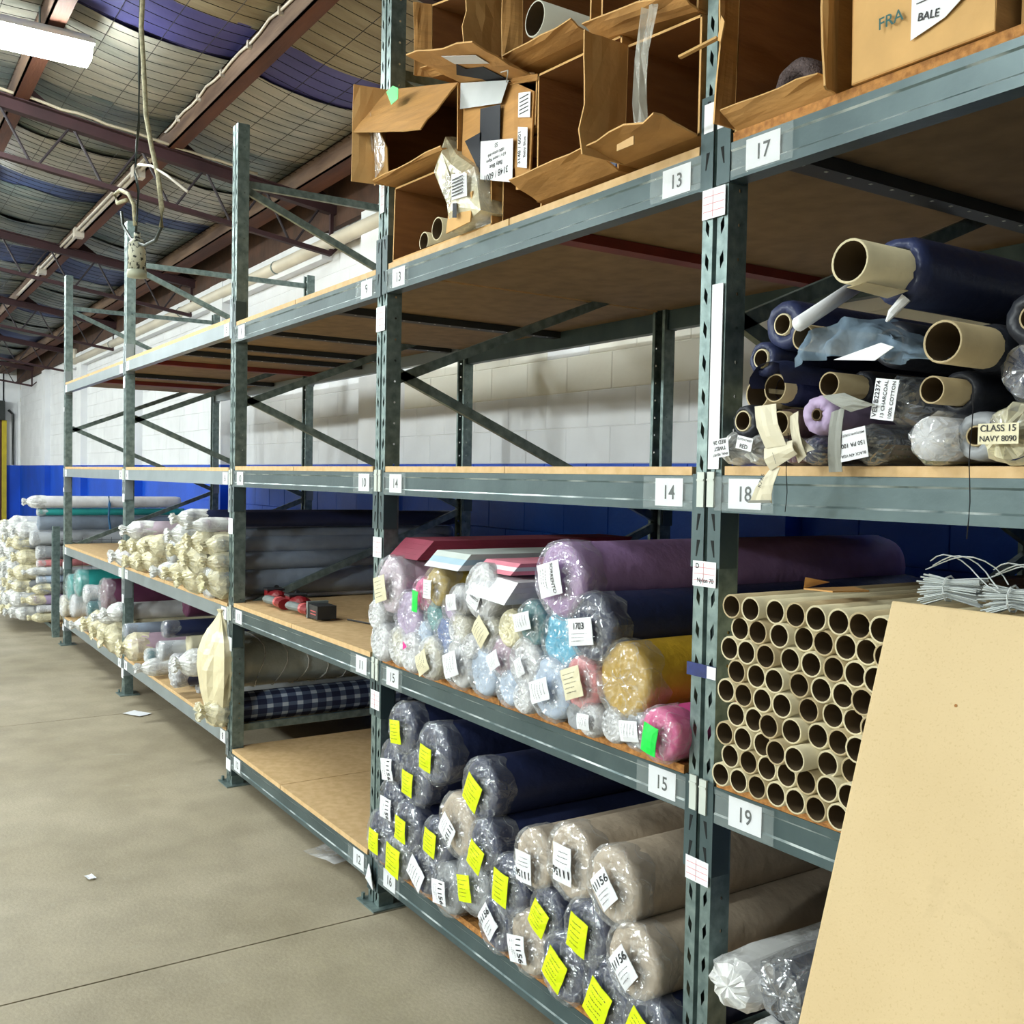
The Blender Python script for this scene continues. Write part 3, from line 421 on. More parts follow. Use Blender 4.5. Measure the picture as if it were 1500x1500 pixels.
cd = tag(b.build('conduit_run', CAB, smooth=True), 'pale conduit under the purlin behind the second truss', 'conduit')
for x in (-8.4, -10.9, -13.2):
    b = MB(); b.box(x-.05, x+.05, .24, .33, zr(.3)-.07, zr(.3)+.02); b.build('junction_box', CAB, cd)

# ------------------------------------------------------------------ fluorescent battens
GLOW = {e_: mat('fluorescent_diffuser_%d' % e_, (246,255,252), .4, 0, 0, emit=e_) for e_ in (NEAR, DIM, FAR, FAR2)}
HOUS = mat('white_lamp_housing', (226,226,220), .5, 0, .03)
for i, (lx, ly, lz, lp) in enumerate(LAMPS):
    lab = 'bright fluorescent batten light hanging at the upper left' if i == 0 else 'fluorescent batten light over the aisle, %s along from the visible one' % ORD[i]
    t = empty('fluorescent_light', (lx, ly, lz+.05), lab, 'ceiling light', 'fluorescent battens')
    b = MB(); b.box(-.11, .11, -.78, .78, .085, .11); b.box(-.05, .05, -.76, .76, .11, .15); b.build('housing', HOUS, t)
    b = MB(); n = 8
    prof = [(-.10,.085),(-.10,.03),(-.07,.0),(.07,.0),(.10,.03),(.10,.085)]
    vs = [(px, yy, pz) for yy in (-.765,.765) for px, pz in prof]; q = len(prof)
    b.add(vs, [(j, j+q, j+1+q, j+1) for j in range(q-1)]+[tuple(range(q)), tuple(range(2*q-1,q-1,-1))]); b.build('diffuser', GLOW[lp], t)
    for yy in (-.5, .5):
        b = MB(); b.tube([(0,yy,.15),(0,yy,max(.2, zr(ly+yy)+.1-(lz+.05)))], .006, 6); b.build('hanger_rod', STEEL, t)
# ------------------------------------------------------------------ hanging outlet on a rope of cable
ROPE = mat('pale_rope', (176,170,140), .7, 0, .3, 60); DCAB = mat('dark_chain', (58,66,62), .5, .2, .1)
pc = CORD['plug'][4]; cx, cy, cz = pc[0], pc[1], CORD['plug'][0][2]
t = empty('hanging_outlet', (cx, cy, cz), 'cylindrical hanging power outlet on a looped rope of cable below the roof', 'power outlet')
def H_(b, nm, m, sm=True): b.build(nm, m, t, sm).location = (-cx,-cy,-cz)
top = CORD['rope'][0]
b = MB(); b.tube([(top[0]-.02, top[1], zr(-.6)+.1)]+CORD['rope'], .010, 6); H_(b, 'rope', ROPE)
b = MB(); b.tube([CORD['rope'][-1]]+CORD['loop'], .007, 6); H_(b, 'cable_loop', DCAB)
b = MB(); d0 = CORD['dark'][0]; b.tube([(d0[0]-.01, d0[1], zr(-.6)+.1)]+CORD['dark'], .006, 5); H_(b, 'suspension_chain', DCAB)
b = MB(); b.tube(CORD['white'], .006, 5); H_(b, 'white_wire', CAB)
b = MB(); b.tube(CORD['grey'], .009, 6); H_(b, 'grey_cable', ROPE)
r = .038; hb = cz-CORD['plug'][3][2]
b = MB(); b.tube([(cx,cy,cz+.05),(cx,cy,cz+.02)], .014, 8); b.tube([(cx,cy,cz+.02),(cx,cy,cz),(cx,cy,cz-hb+.03)], [.024,r,r], 14); H_(b, 'socket_body', mat('speckled_outlet', (196,196,176), .5, 0, 0, 60, rgb2=(40,46,44), lo=.52, hi=.58, bscale=40))
b = MB(); b.tube([(cx,cy,cz-hb+.03),(cx,cy,cz-hb)], r*1.08, 14); H_(b, 'socket_base', mat('outlet_base', (176,180,160), .5, 0, .1))
# ------------------------------------------------------------------ shelving: upright frames
XP = {'A': -9.904, 'B': -7.498, 'C': -5.078, 'D': -3.364, 'E': -1.664, 'F': .04}
DEP = 1.4; PITCH = .0755
def post_mesh(h, mirror, top0=0.):
    b = MB(); n = int(h/PITCH); sg = -1 if mirror else 1
    Y = lambda y: (DEP-y) if mirror else y
    def cell(x0, x1, z0, z1, lean):
        xm, zm = (x0+x1)/2, (z0+z1)/2; hw, hh = .0062, .021
        c = [(x0,z0),(x1,z0),(x1,z1),(x0,z1)]
        d = [(xm-lean*.004,zm-hh),(xm+hw,zm-.004*lean),(xm+lean*.004,zm+hh),(xm-hw,zm+.004*lean)]
        vs = [(x, Y(0), z) for x, z in c+d]
        b.add(vs, [(0,1,5,4),(1,2,6,5),(2,3,7,6),(3,0,4,7)])
    def side(x, z0, z1):
        ym, zm, r = .036, (z0+z1)/2, .0042
        c = [(0,z0),(.06,z0),(.06,z1),(0,z1)]; hx = [(ym+r*math.cos(a), zm+r*math.sin(a)) for a in [math.radians(-135+45*k) for k in range(8)]]
        vs = [(x, Y(u), v) for u, v in c+hx]
        b.add(vs, [(0,1,6,5,4),(1,2,8,7,6),(2,3,10,9,8),(3,0,4,11,10)])
    for i in range(n):
        z0, z1 = i*h/n, (i+1)*h/n
        cell(-.04, -.007, z0, z1, -1); cell(.007, .04, z0, z1, 1)
        side(-.04, z0, z1); side(.04, z0, z1)
    for x0, y0, x1, y1 in ((-.007,0,-.005,.012),(-.005,.012,.005,.012),(.005,.012,.007,0),(-.04,.06,-.024,.06),(.024,.06,.04,.06),(-.024,.06,-.024,.052),(.024,.06,.024,.052)):
        b.quad((x0,Y(y0),0),(x1,Y(y1),0),(x1,Y(y1),h),(x0,Y(y0),h))
    return b.data('post', STEEL)
PF = post_mesh(3.36, False); PR = post_mesh(3.15, True)
FRLAB = {'A': 'galvanised upright frame at the far end of the shelving run', 'B': 'galvanised upright frame behind the hanging outlet between the two far bays', 'C': 'tall galvanised upright frame left of the shelf labels 9 to 12',
         'D': 'galvanised upright frame between shelf labels 9 to 12 and 13 to 16', 'E': 'nearest galvanised upright frame with bold diamond slots between labels 13 and 17', 'F': 'galvanised upright frame at the right end beyond the photo'}
ZN = [(.065,3.04,1.34,2.52),(.065,1.96,1.34,2.48),(.065,1.985,1.34,1.44),(.065,.90,1.34,1.40),(.065,.93,1.34,.36)]
# paper stickers on the front faces: (frame, z low, z high, half width, note)
STK = {'A': [(2.13,2.17,.02),(1.40,1.44,.02),(.70,.76,.03),(.13,.19,.03)], 'B': [(2.19,2.27,.03),(1.38,1.44,.03),(.66,.72,.03),(.12,.19,.03)], 'C': [(1.29,1.37,.035),(.69,.76,.036),(.07,.13,.036)],
       'D': [(2.56,2.68,.016),(2.13,2.22,.036),(1.30,1.375,.036),(.735,.805,.036)], 'E': [(2.195,2.262,.036),(1.362,1.420,.037),(.68,.735,.037)], 'F': []}
STKM = [PAPER, mat('pink_form_line', (226,150,160), .6, 0, 0), INK]
for ci, (n, X) in enumerate(XP.items()):
    fr = empty('upright_frame', (X, 0, 0), FRLAB[n], 'shelving frame')
    link('post', PF, fr); link('post', PR, fr)
    for z, nm in ((3.07,'horizontal_brace'),(.285,'horizontal_brace')):
        b = MB(); b.box(-.012,.012,.05,1.35,z-.018,z+.018); b.build(nm, STEEL, fr)
    for y0, z0, y1, z1 in ZN:
        b = MB(); b.bar((-.004,y0,z0),(-.004,y1,z1), .022, .036); b.build('diagonal_brace', STEEL, fr)
    for y0, y1 in ((-.035,.10),(1.30,1.435)):
        b = MB(); b.box(-.075,.075,y0,y1,0,.006); b.box(-.045,-.0405,.0 if y0<1 else 1.34,.06 if y0<1 else 1.4,.006,.07); b.box(.0405,.045,.0 if y0<1 else 1.34,.06 if y0<1 else 1.4,.006,.07)
        b.tube([(-.058,y0+.02,.006),(-.058,y0+.02,.028)], .008, 6); b.build('foot_plate', STEEL, fr)
    for z0, z1, hw in STK[n]:
        b = MB(); b.box(-hw,hw,-.0062,-.0052,z0,z1)
        if ci >= 3:
            for q in (.25,.5,.75): b.box(-hw+.004,hw-.004,-.0068,-.0062,z0+(z1-z0)*q-.0006,z0+(z1-z0)*q+.0006,1)
            b.box(-.003,-.002,-.0068,-.0062,z0+.004,z1-.004,1)
            if n == 'E' and z0 > 1 and z1 < 2: front_text(b, 'D', -.022, -.007, z1-.012, .016, 2); front_text(b, 'Nylon 70', .004, -.007, z0+.014, .014, 2)
        b.build('paper_sticker', STKM, fr)
    if n == 'E':
        b = MB(); b.box(.002,.036,-.0055,-.004,1.63,2.045); tag(b.build('paper_strip', PAPER, fr), 'long white paper strip')
        for xa in (-.036,.006):
            b = MB(); b.box(xa,xa+.03,-.0066,-.005,2.39,2.455); b.build('paper_sticker', PAPER, fr)
        b = MB(); b.box(-.046,.046,-.009,-.0052,1.155,1.185); b.box(.02,.048,-.0098,-.009,1.156,1.184,1); b.build('blue_tape', [mat('blue_tape', (30,44,104), .4, 0, .2, 60), PAPER], fr)
    if n == 'D':
        b = MB(); b.slab([(-.05,-.008,.085),(.03,-.014,.065),(.042,-.03,.13),(-.02,-.01,.15)], (0,-.003,0)); tag(b.build('torn_sticker', STKM, fr), 'crumpled peeling white sticker')

# ------------------------------------------------------------------ shelves: one per level and bay
BAYS = [('A','B'),('B','C'),('C','D'),('D','E'),('E','F')]
TOPZ = [[2.369,1.6095,.905,.25],[2.374,1.6095,.908,.262],[2.343,1.615,.92,.17],[2.347,1.615,.918,.178],[2.35,1.616,.915,.182]]
LVN = ['top','second','third','bottom']
BAYN = ['farthest bay','second farthest bay','middle bay','fourth bay','nearest bay']
def beam(x0, x1, zt, plain, rear=False):
    b = MB(); h = .070 if plain else .083; zb_ = zt-h
    prof = [(-.004,zt),(-.004,zb_),(.040,zb_),(.040,zt)] if plain else \
           [(-.004,zt),(-.004,zt-.016),(-.0005,zt-.020),(-.0005,zt-.059),(-.004,zt-.063),(-.004,zb_),(.042,zb_),(.042,zt)]
    if rear: prof = [(DEP-y, z) for y, z in prof]
    n = len(prof); vs = [(x, y, z) for x in (x0, x1) for y, z in prof]
    b.add(vs, [(i, (i+1) % n, n+(i+1) % n, n+i) for i in range(n)]+[tuple(range(n-1,-1,-1)), tuple(range(n,2*n))])
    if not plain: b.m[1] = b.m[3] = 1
    return b
RIBLIT = mat('rib_highlight_edge', (104,122,124), .35, .4, .1, 7, .05, 50, rgb2=(206,216,216), lo=.45, hi=.6)  # highlight lines along the beam ribs, painted as a pale patchy colour
def connector(x, side, zt, lv, rear):
    b = MB(); z0, z1 = [(zt-.085, zt+.125), (zt-.21, zt+.004), (zt-.21, zt+.004), (zt-.12, zt+.004)][lv]
    Yf = (lambda y: DEP-y) if rear else (lambda y: y)
    xa, xb = (x-.046, x-.006) if side < 0 else (x+.006, x+.046)
    n = 3
    pts = [(xa,z0),(xb,z0),(xb,z1),(xa,z1)]
    b.slab([(px, Yf(-.0035), pz) for px, pz in pts], (0, -.0015 if not rear else .0015, 0))
    xo = x-.046 if side < 0 else x+.042
    b.slab([(xo, Yf(-.0035), z0),(xo, Yf(.05), z0),(xo, Yf(.05), z1),(xo, Yf(-.0035), z1)], (.004,0,0))
    xm = (xa+xb)/2
    if not rear:
        for zc in ([zt+.095] if lv == 0 else [])+([zt-.105, zt-.165] if lv in (1, 2) else [zt-.05, zt-.1] if lv == 3 else [zt-.02]):
            s = side*.004
            b.slab([(xm-s-.005,-.0052,zc+.018),(xm-s+.005,-.0052,zc+.018),(xm+s*.6+.0015,-.0052,zc-.02),(xm+s*.6-.0015,-.0052,zc-.02)], (0,-.0004,0), 1)
    return b
BOARDU = mat('shaded_board_underside', (142,120,90), .8, 0, .15, 12, .1, 150)  # darker than the deck top: shade put into the underside colour
HOLE = mat('slot_shadow', (14,18,20), .9, 0, 0)
def number_label(b, num, xc, zc, w, h, dy=-.0062):
    n = 3
    b.slab([(xc-w/2,dy,zc-h/2),(xc+w/2,dy,zc-h/2),(xc+w/2,dy,zc+h/2),(xc-w/2,dy,zc+h/2)], (0,-.0008,0), 0)
    front_text(b, str(num), xc, dy-.0014, zc-.002, .047, 1, 0, .92)
def tape(x0, x1, z0, z1, seed):
    b = MB(); n = 6
    vs = []; 
    for i in range(n+1):
        for k in range(4): vs.append((x0+(x1-x0)*i/n+.004*noise.noise((i, k, seed)), -.0095-.003*abs(noise.noise((i*1.7, k*1.3, seed+5))), z0+(z1-z0)*k/3))
    b.add(vs, [(i*4+k,(i+1)*4+k,(i+1)*4+k+1,i*4+k+1) for i in range(n) for k in range(3)])
    return b
# bars under the decks of the top level: bay -> [(x, material)]
UNDER = {0: [(-8.95,RED),(-8.25,DARKBAR)], 1: [(-7.2,RED),(-6.5,DARKBAR),(-5.99,DARKBAR),(-5.25,DARKBAR)], 2: [(-4.15,DARKBAR)], 3: [(-2.475,RED)], 4: [(-1.575,DARKBAR),(-.72,RED)]}
num = 0
for bi, (p, q) in enumerate(BAYS):
    for lv in range(4):
        num += 1; zt = TOPZ[bi][lv]; x0, x1 = XP[p], XP[q]; xm = (x0+x1)/2
        plain = bi < 2
        desc = {13:'loaded with open cartons',17:'carrying cardboard cartons',15:'loaded with pastel fabric rolls',16:'loaded with navy and beige rolls',18:'loaded with dark rolls',19:'loaded with stacked cardboard tubes',
                11:'holding red power tools',7:'loaded with cream wrapped rolls',8:'holding a few scattered wrapped rolls',4:'loaded with teal, plum and cream rolls',20:'behind the leaning board'}.get(num, 'with an empty board')
        if num in (1,5,9): desc = 'empty under the roof'
        sh = empty('shelf', (xm, 0, zt), 'shelf %d, %s of the %s, %s' % (num, LVN[lv], BAYN[bi], desc), 'shelf', 'shelf levels')
        def P_(b, nm, m, par=None):
            o = b.build(nm, m, par or sh)
            if not par: o.location = (-xm, 0, -zt)
            return o
        steel = STEELF if plain else STEELP
        P_(beam(x0+.047, x1-.047, zt, plain), 'front_beam', [steel, RIBLIT]); P_(beam(x0+.047, x1-.047, zt, plain, True), 'rear_beam', [steel, RIBLIT])
        for X, sd in ((x0, 1), (x1, -1)):
            for rear in (False, True):
                c_ = P_(connector(X, sd, zt, lv, rear), 'connector_plate', [steel, HOLE])
                if not rear and lv in (1, 2):
                    b = MB(); xa = X+sd*.016; b.box(xa-.011,xa+.011,-.010,-.0052,zt-.072,zt+.008); b.box(xa-.011,xa+.011,-.012,-.010,zt-.012,zt-.008); P_(b, 'lock_clip', CLIP, c_)
        # deck boards
        cuts = [x0+.05, x0+(x1-x0)*(.5 if bi > 1 else .46), x1-.05] if num != 12 else [x0+.05, x0+.74, x1-.05]
        nb = len(cuts)-2
        for bi_, (a, c_) in enumerate(zip(cuts, cuts[1:])):
            b = MB(); e = .003 if num != 14 else .0015
            l, r_ = a+e, c_-e; yb, y0, y1, y2 = -.003, .066, DEP-.066, DEP-.01
            l2 = x0+.004 if bi_ == 0 else l; r2 = x1-.004 if bi_ == nb else r_
            out = [(l,yb),(r_,yb)]
            if bi_ == nb: out += [(r_,y0),(r2,y0),(r2,y1),(r_,y1)]
            out += [(r_,y2),(l,y2)]
            if bi_ == 0: out += [(l,y1),(l2,y1),(l2,y0),(l,y0)]
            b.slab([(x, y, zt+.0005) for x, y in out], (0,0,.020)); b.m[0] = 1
            P_(b, 'deck_board', [BOARDE if num in (15,16,17,19) else BOARD, BOARDU])
        bars = UNDER.get(bi, []) if lv == 0 else ([(xm, DARKBAR)] if bi < 4 else [])
        for bx, bm in bars:
            b = MB(); b.box(bx-.03, bx+.03, .043, DEP-.043, zt-.032, zt-.001)
            if bm is DARKBAR:
                for k in range(16): b.box(bx+.012, bx+.020, .08+k*.08, .088+k*.08, zt-.0332, zt-.032, 1)
            P_(b, 'support_bar', [bm, CLIP])
        # labels
        w, h = (.096, .066) if bi > 1 else (.085, .062); off = .138 if bi > 1 else .10
        for k, xc in enumerate((x0+off+(.0 if bi != 4 else -.022 if num == 18 else .004), x1-off+(.012 if bi > 1 else 0))):
            if bi == 4 and k: continue
            b = MB(); number_label(b, num, xc, zt-(.040 if not plain else .036), w, h, -.0045)
            P_(b, 'number_label', [PAPER, INK])
            if bi >= 2:
                P_(tape(xc-w*.9, xc+w*.9, zt-.079, zt-.003, num+k), 'clear_tape', TAPE)
# ------------------------------------------------------------------ rolls
def roll_mesh(r, L, seed, wrapped=True, flat=.03, core=0.):
    b = MB(); e = .006 if wrapped else .004
    prof = [(.004,0),(.002,r*.22),(.004,r*.5),(.001,r*.8),(.006,r*.95),(.018,r)] if not core else [(.02,core),(.004,core*1.02),(.001,r*.7),(.004,r*.93),(.016,r)]
    prof += [(L*t, r) for t in (.06,.14,.3,.55,.8,.97)]+[(L,r*.9),(L,0)]
    def fn(a, k, y, rr):
        n = 1+.03*noise.noise((math.cos(a)*1.4+seed, math.sin(a)*1.4, y*1.5))+.012*noise.noise((math.cos(a)*4, math.sin(a)*4+seed, y*3))
        if math.sin(a) < -.8: n *= 1-flat*.6
        return rr*n*.985, y+(.008*noise.noise((math.cos(a)*2, math.sin(a)*2, seed+k)) if y < .02 and rr > 0 else 0)
    b.lathe_y(prof, 26, 0, fn)
    return b
def cap_mesh(r, seed, kind, sleeve=.11):
    b = MB(); n = 36
    if kind == 'tied':
        prof = [(sleeve,r*1.0),(sleeve*.6,r*1.03),(.02,r*1.05),(-.015,r*.92),(-.035,r*.66),(-.05,r*.42),(-.062,r*.34),(-.075,r*.5),(-.09,r*.62),(-.095,r*.3),(-.085,0)]
        amp, ra = .022, .20
    else:
        prof = [(sleeve*.6,r*1.0),(sleeve*.42,r*1.02),(sleeve*.26,r*1.025),(.012,r*1.045),(.0,r*1.02),(-.008,r*.95),(-.013,r*.86),(-.015,r*.74),(-.014,r*.62),(-.016,r*.5),(-.013,r*.36),(-.015,r*.2),(-.013,0)]
        amp, ra = .010*min(1.15, (r/.095)**1.2), .05
    def fn(a, k, y, rr):
        c, s = math.cos(a), math.sin(a)
        fr = noise.noise((c*3+seed, s*3, k*.9)); hi = noise.noise((c*7, s*7+seed, k*1.7)); pl = math.sin(a*11+seed*3+fr*3)
        edge = .03*noise.noise((c*2, s*2, seed)) if k == 0 else 0
        return rr*(1+ra*(.55*fr+.45*hi)+(.03*pl if k >= 3 else .012*pl)), y+amp*(.5*hi+.4*fr+.25*pl+.45*noise.noise((c*14*rr/r, s*14*rr/r, seed*2+k*.1)))*(1 if k >= 3 else .25)+edge
    b.lathe_y(prof, n, 0, fn)
    return b
def plaid():
    m = mat('plaid_cloth', (34,42,70), .85, 0, .05); nt = m.node_tree; L = nt.links; b = nt.nodes['Principled BSDF']
    tc = nt.nodes.new('ShaderNodeTexCoord'); sp = nt.nodes.new('ShaderNodeSeparateXYZ'); L.new(tc.outputs['Object'], sp.inputs[0])
    an = nt.nodes.new('ShaderNodeMath'); an.operation = 'ARCTAN2'; L.new(sp.outputs[2], an.inputs[0]); L.new(sp.outputs[0], an.inputs[1])
    def stripe(src, f, th):
        a = nt.nodes.new('ShaderNodeMath'); a.operation = 'MULTIPLY'; a.inputs[1].default_value = f; L.new(src, a.inputs[0])
        s = nt.nodes.new('ShaderNodeMath'); s.operation = 'FRACT'; L.new(a.outputs[0], s.inputs[0])
        g = nt.nodes.new('ShaderNodeMath'); g.operation = 'LESS_THAN'; g.inputs[1].default_value = th; L.new(s.outputs[0], g.inputs[0]); return g.outputs[0]
    s1, s2 = stripe(sp.outputs[1], 12., .4), stripe(an.outputs[0], 1.6, .4)
    ad = nt.nodes.new('ShaderNodeMath'); ad.operation = 'ADD'; L.new(s1, ad.inputs[0]); L.new(s2, ad.inputs[1])
    r = nt.nodes.new('ShaderNodeValToRGB'); dv = nt.nodes.new('ShaderNodeMath'); dv.operation = 'DIVIDE'; dv.inputs[1].default_value = 2; L.new(ad.outputs[0], dv.inputs[0]); L.new(dv.outputs[0], r.inputs[0])
    r.color_ramp.interpolation = 'CONSTANT'
    for i, (p_, c_) in enumerate(((0,(30,38,70)),(.4,(78,92,120)),(.9,(176,188,204)))):
        e = r.color_ramp.elements[i] if i < 2 else r.color_ramp.elements.new(p_)
        e.position = p_; e.color = (*lin(c_), 1)
    L.new(r.outputs[0], b.inputs['Base Color']); return m
FAB['plaid'] = plaid()
TAGM = {'yellow': YEL, 'white': PAPER, 'cream': CREAMTAG, 'green': GRN, 'pinktri': MAG}
def tag_mesh(kind, w, h, rot, txt, seed, y=-.026):
    b = MB()
    ca, sa = math.cos(math.radians(rot)), math.sin(math.radians(rot))
    yy = lambda u, v: y-.006*math.cos(u/w*3.0)*math.cos(v/h*2.5)+.003*noise.noise((u*40, v*40, seed))
    def pt(u, v, d=0.): return (u*ca+v*sa, yy(u, v)-d, -u*sa+v*ca)
    if kind == 'pinktri': b.slab([pt(-w/2,-h/2),pt(w/2,0),pt(-w/2,h/2)], (0,-.001,0)); return b
    n = 4
    for side in (0,):
        vs = [pt(-w/2+w*i/n, -h/2+h*k/n) for i in range(n+1) for k in range(n+1)]+[pt(-w/2+w*i/n, -h/2+h*k/n, .0012) for i in range(n+1) for k in range(n+1)]
        q = n+1; o = q*q
        b.add(vs, [(i*q+k, (i+1)*q+k, (i+1)*q+k+1, i*q+k+1) for i in range(n) for k in range(n)]+[(o+i*q+k, o+(i+1)*q+k, o+(i+1)*q+k+1, o+i*q+k+1) for i in range(n) for k in range(n)])
    if kind in ('green',): return b
    rg = random.Random(seed)
    def dashes(v, m0, m1, hh):
        u = -w*m0
        while u < w*m1:
            l = w*rg.uniform(.02,.07); u2 = min(u+l, w*m1)
            b.add([pt(u,v,.0022),pt(u2,v,.0022),pt(u2,v+hh,.0022),pt(u,v+hh,.0022)], [(0,1,2,3)], 1); u = u2+w*rg.uniform(.015,.05)
    if txt not in ('~', ''):
        tm = text_mesh(txt); xs = [v_.co.x for v_ in tm.vertices]; ww = max(xs)-min(xs); sz = min(.9*w/ww, h*.34)
        o = len(b.v)
        for v_ in tm.vertices: b.v.append(pt(v_.co.x*sz, v_.co.y*sz+h*.2, .0024))
        for p_ in tm.polygons: b.f.append(tuple(o+i for i in p_.vertices)); b.m.append(1)
        for k in range(3): dashes(-h*(.08+.13*k), .34, .3-.1*k, h*.02)
    else:
        for k in range(5): dashes(h*(.30-.15*k), .38-rg.random()*.08, .36-rg.random()*.2, h*.022)
    return b
TIER = {0: 'bottom row', 1: 'second row', 2: 'third row', 3: 'fourth row', 4: 'fifth row', 5: 'sixth row'}
WN = {'clear': 'clear', 'milky': 'milky', 'cream': 'cream', 'tied': 'cream', 'none': None}
def make_roll(x, y, z, r, col, wrap, label, tags, seed, L=1.36, group=None, name='fabric_roll'):
    me = roll_mesh(r*1.025, L, seed, wrap != 'none').data(name, FAB[col], True)
    o = link(name, me, None, (x, y, z)); tag(o, label, 'fabric roll', group)
    if wrap != 'none':
        kind = 'tied' if wrap == 'tied' else 'cap'
        wm_ = WRAP['cream' if wrap in ('cream',) or (wrap == 'tied' and col not in ('white','palegrey','navy','palelilac')) else 'whitefilm' if wrap == 'tied' else wrap]
        c = link('plastic_wrap', cap_mesh(r*1.03, seed, kind).data('plastic_wrap', wm_), o)
    for k, dx, dz, w, h, rot, txt in tags:
        dx = dx*.35+.004; lim = r*.42; d = math.hypot(dx, dz)
        if d > lim: dx, dz = dx*lim/d, dz*lim/d
        t = link('tag' if k == 'yellow' else 'sticker' if k in ('green','pinktri') else 'paper_label', tag_mesh(k, w, h, rot, txt, seed).data('tag', [TAGM[k], INK]), o, (dx, 0, dz))
        t['label'] = {'yellow':'yellow tag with handwriting','white':'white printed label','cream':'cream printed label','green':'bright green sticker','pinktri':'pink triangle sticker'}[k]
    return o
def stack(rows, where, zb, group, seed0, L=1.36, vis=1.):
    av = sum(q[3] for q in rows)/len(rows)
    tiers = {}
    for i, q in enumerate(rows): tiers.setdefault(max(0, int(round((q[2]-zb-q[3])/(av*1.74)))), []).append(i)
    for t, ids in tiers.items():
        ids.sort(key=lambda i: rows[i][0])
        for j, i in enumerate(ids):
            x, y, z, r, col, wrap, desc, tg = rows[i]
            pos = 'leftmost' if j == 0 and len(ids) > 1 else 'rightmost' if j == len(ids)-1 and len(ids) > 1 else (ORD[j]+' from left')
            if len(ids) == 1: pos = 'alone'
            make_roll(x, y+.03*noise.noise((i*3.1, seed0, 2)), max(z, zb+r*vis*1.06), r*vis, col, wrap, '%s, %s, %s of %s' % (desc, pos, TIER[t], where), tg, seed0+i*1.37, L+.02*noise.noise((i, 5, seed0)), group)
stack(R16, 'shelf 16', .198, 'fabric rolls on shelf 16', 10, 1.36, 1.06)
stack(R15, 'shelf 15', .938, 'fabric rolls on shelf 15', 60, 1.36, 1.10)
stack(R7, 'shelf 7', .928, 'wrapped rolls on shelf 7', 120, 1.34, 1.16)
stack(R8, 'shelf 8', .282, 'wrapped rolls on shelf 8', 170, 1.34, 1.12)
stack(R4, 'shelf 4', .27, 'wrapped rolls on shelf 4', 200, 1.34, 1.1)

# extra long things on shelves 7 and 8
def lying(x, y0, y1, z, r, m, label, nm='fabric_roll', seed=1., cat='fabric roll'):
    o = link(nm, roll_mesh(r, y1-y0, seed, False).data(nm, m, True), None, (x, y0, z)); return tag(o, label, cat)
PADM = mat('quilted_grey_wrap', (176,190,190), .35, 0, .1, 10, .6, 22, coat=.5)
o = lying(-5.33, .10, 1.37, .590, .150, PADM, 'very thick grey roll in ribbed clear plastic resting above the plaid roll', seed=5.)
b = MB()
for k in range(9):
    yy = .08+k*.12; b.tube([(.151*math.cos(a), yy+.02*math.sin(a*3+k)+.03*math.cos(a), .151*math.sin(a)) for a in [i*2*math.pi/20 for i in range(21)]], .003, 4, cap=False)
b.build('plastic_wrinkle', WRAP['whitefilm'], o)
for i, (x, z, r, c_, lb) in enumerate(((-6.9,.352,.07,'black','dark roll at the back of shelf 8 under the beam'),(-6.55,.56,.07,'plum','dark plum roll lying in the middle of shelf 8'),(-7.2,.66,.09,'plum','dark plum roll at the far left back of shelf 8'))):
    lying(x, .35, 1.36, z, r, FAB[c_], lb, seed=7.+i)
for i, (x, z, r, nm) in enumerate(((-5.19,1.36,.044,'navy'),(-5.21,1.28,.036,'slate'))):
    lying(x, .06, 1.37, z, r, FAB[nm], 'long %s roll on top of the pile beside the tall post on shelf 7' % ('navy' if i == 0 else 'slate grey'), seed=20.+i)
# tall cream plastic bundle standing at the front of shelf 8
b = MB(); n = 22
prof = [(.285,.062),(.30,.075),(.36,.082),(.43,.096),(.50,.104),(.58,.106),(.66,.102),(.73,.088),(.78,.066),(.82,.040),(.85,.022),(.87,.012),(.885,.022),(.89,0)]
rings = []
for k, (z, r) in enumerate(prof):
    g = []
    for t in range(n):
        a = 2*math.pi*t/n; f = 1+.22*noise.noise((math.cos(a)*2.5, math.sin(a)*2.5, z*4))+.09*math.sin(a*6+z*5)+.10*noise.noise((math.cos(a)*6, math.sin(a)*6, z*9))
        g.append((-5.215+r*1.45*f*math.cos(a), -.01+r*.9*f*math.sin(a), z))
    rings.append(g)
vs = [p for g in rings for p in g]
b.add(vs, [(k*n+t, k*n+(t+1) % n, (k+1)*n+(t+1) % n, (k+1)*n+t) for k in range(len(prof)-1) for t in range(n)]+[tuple(range(n-1,-1,-1))])
o = b.build('plastic_bundle', mat('yellowed_sheet', (240,228,190), .3, 0, .06, 5, .5, 22, alpha=.93, spec=.7), None, False, (-5.215,-.01,.285)); tag(o, 'tall bundle of yellowed plastic standing upright at the front of shelf 8', 'bundle')
b = MB(); b.tube([(0,0,.01),(0,0,.5)], .07, 14); b.build('bundle_core', FAB['cream'], o, True)

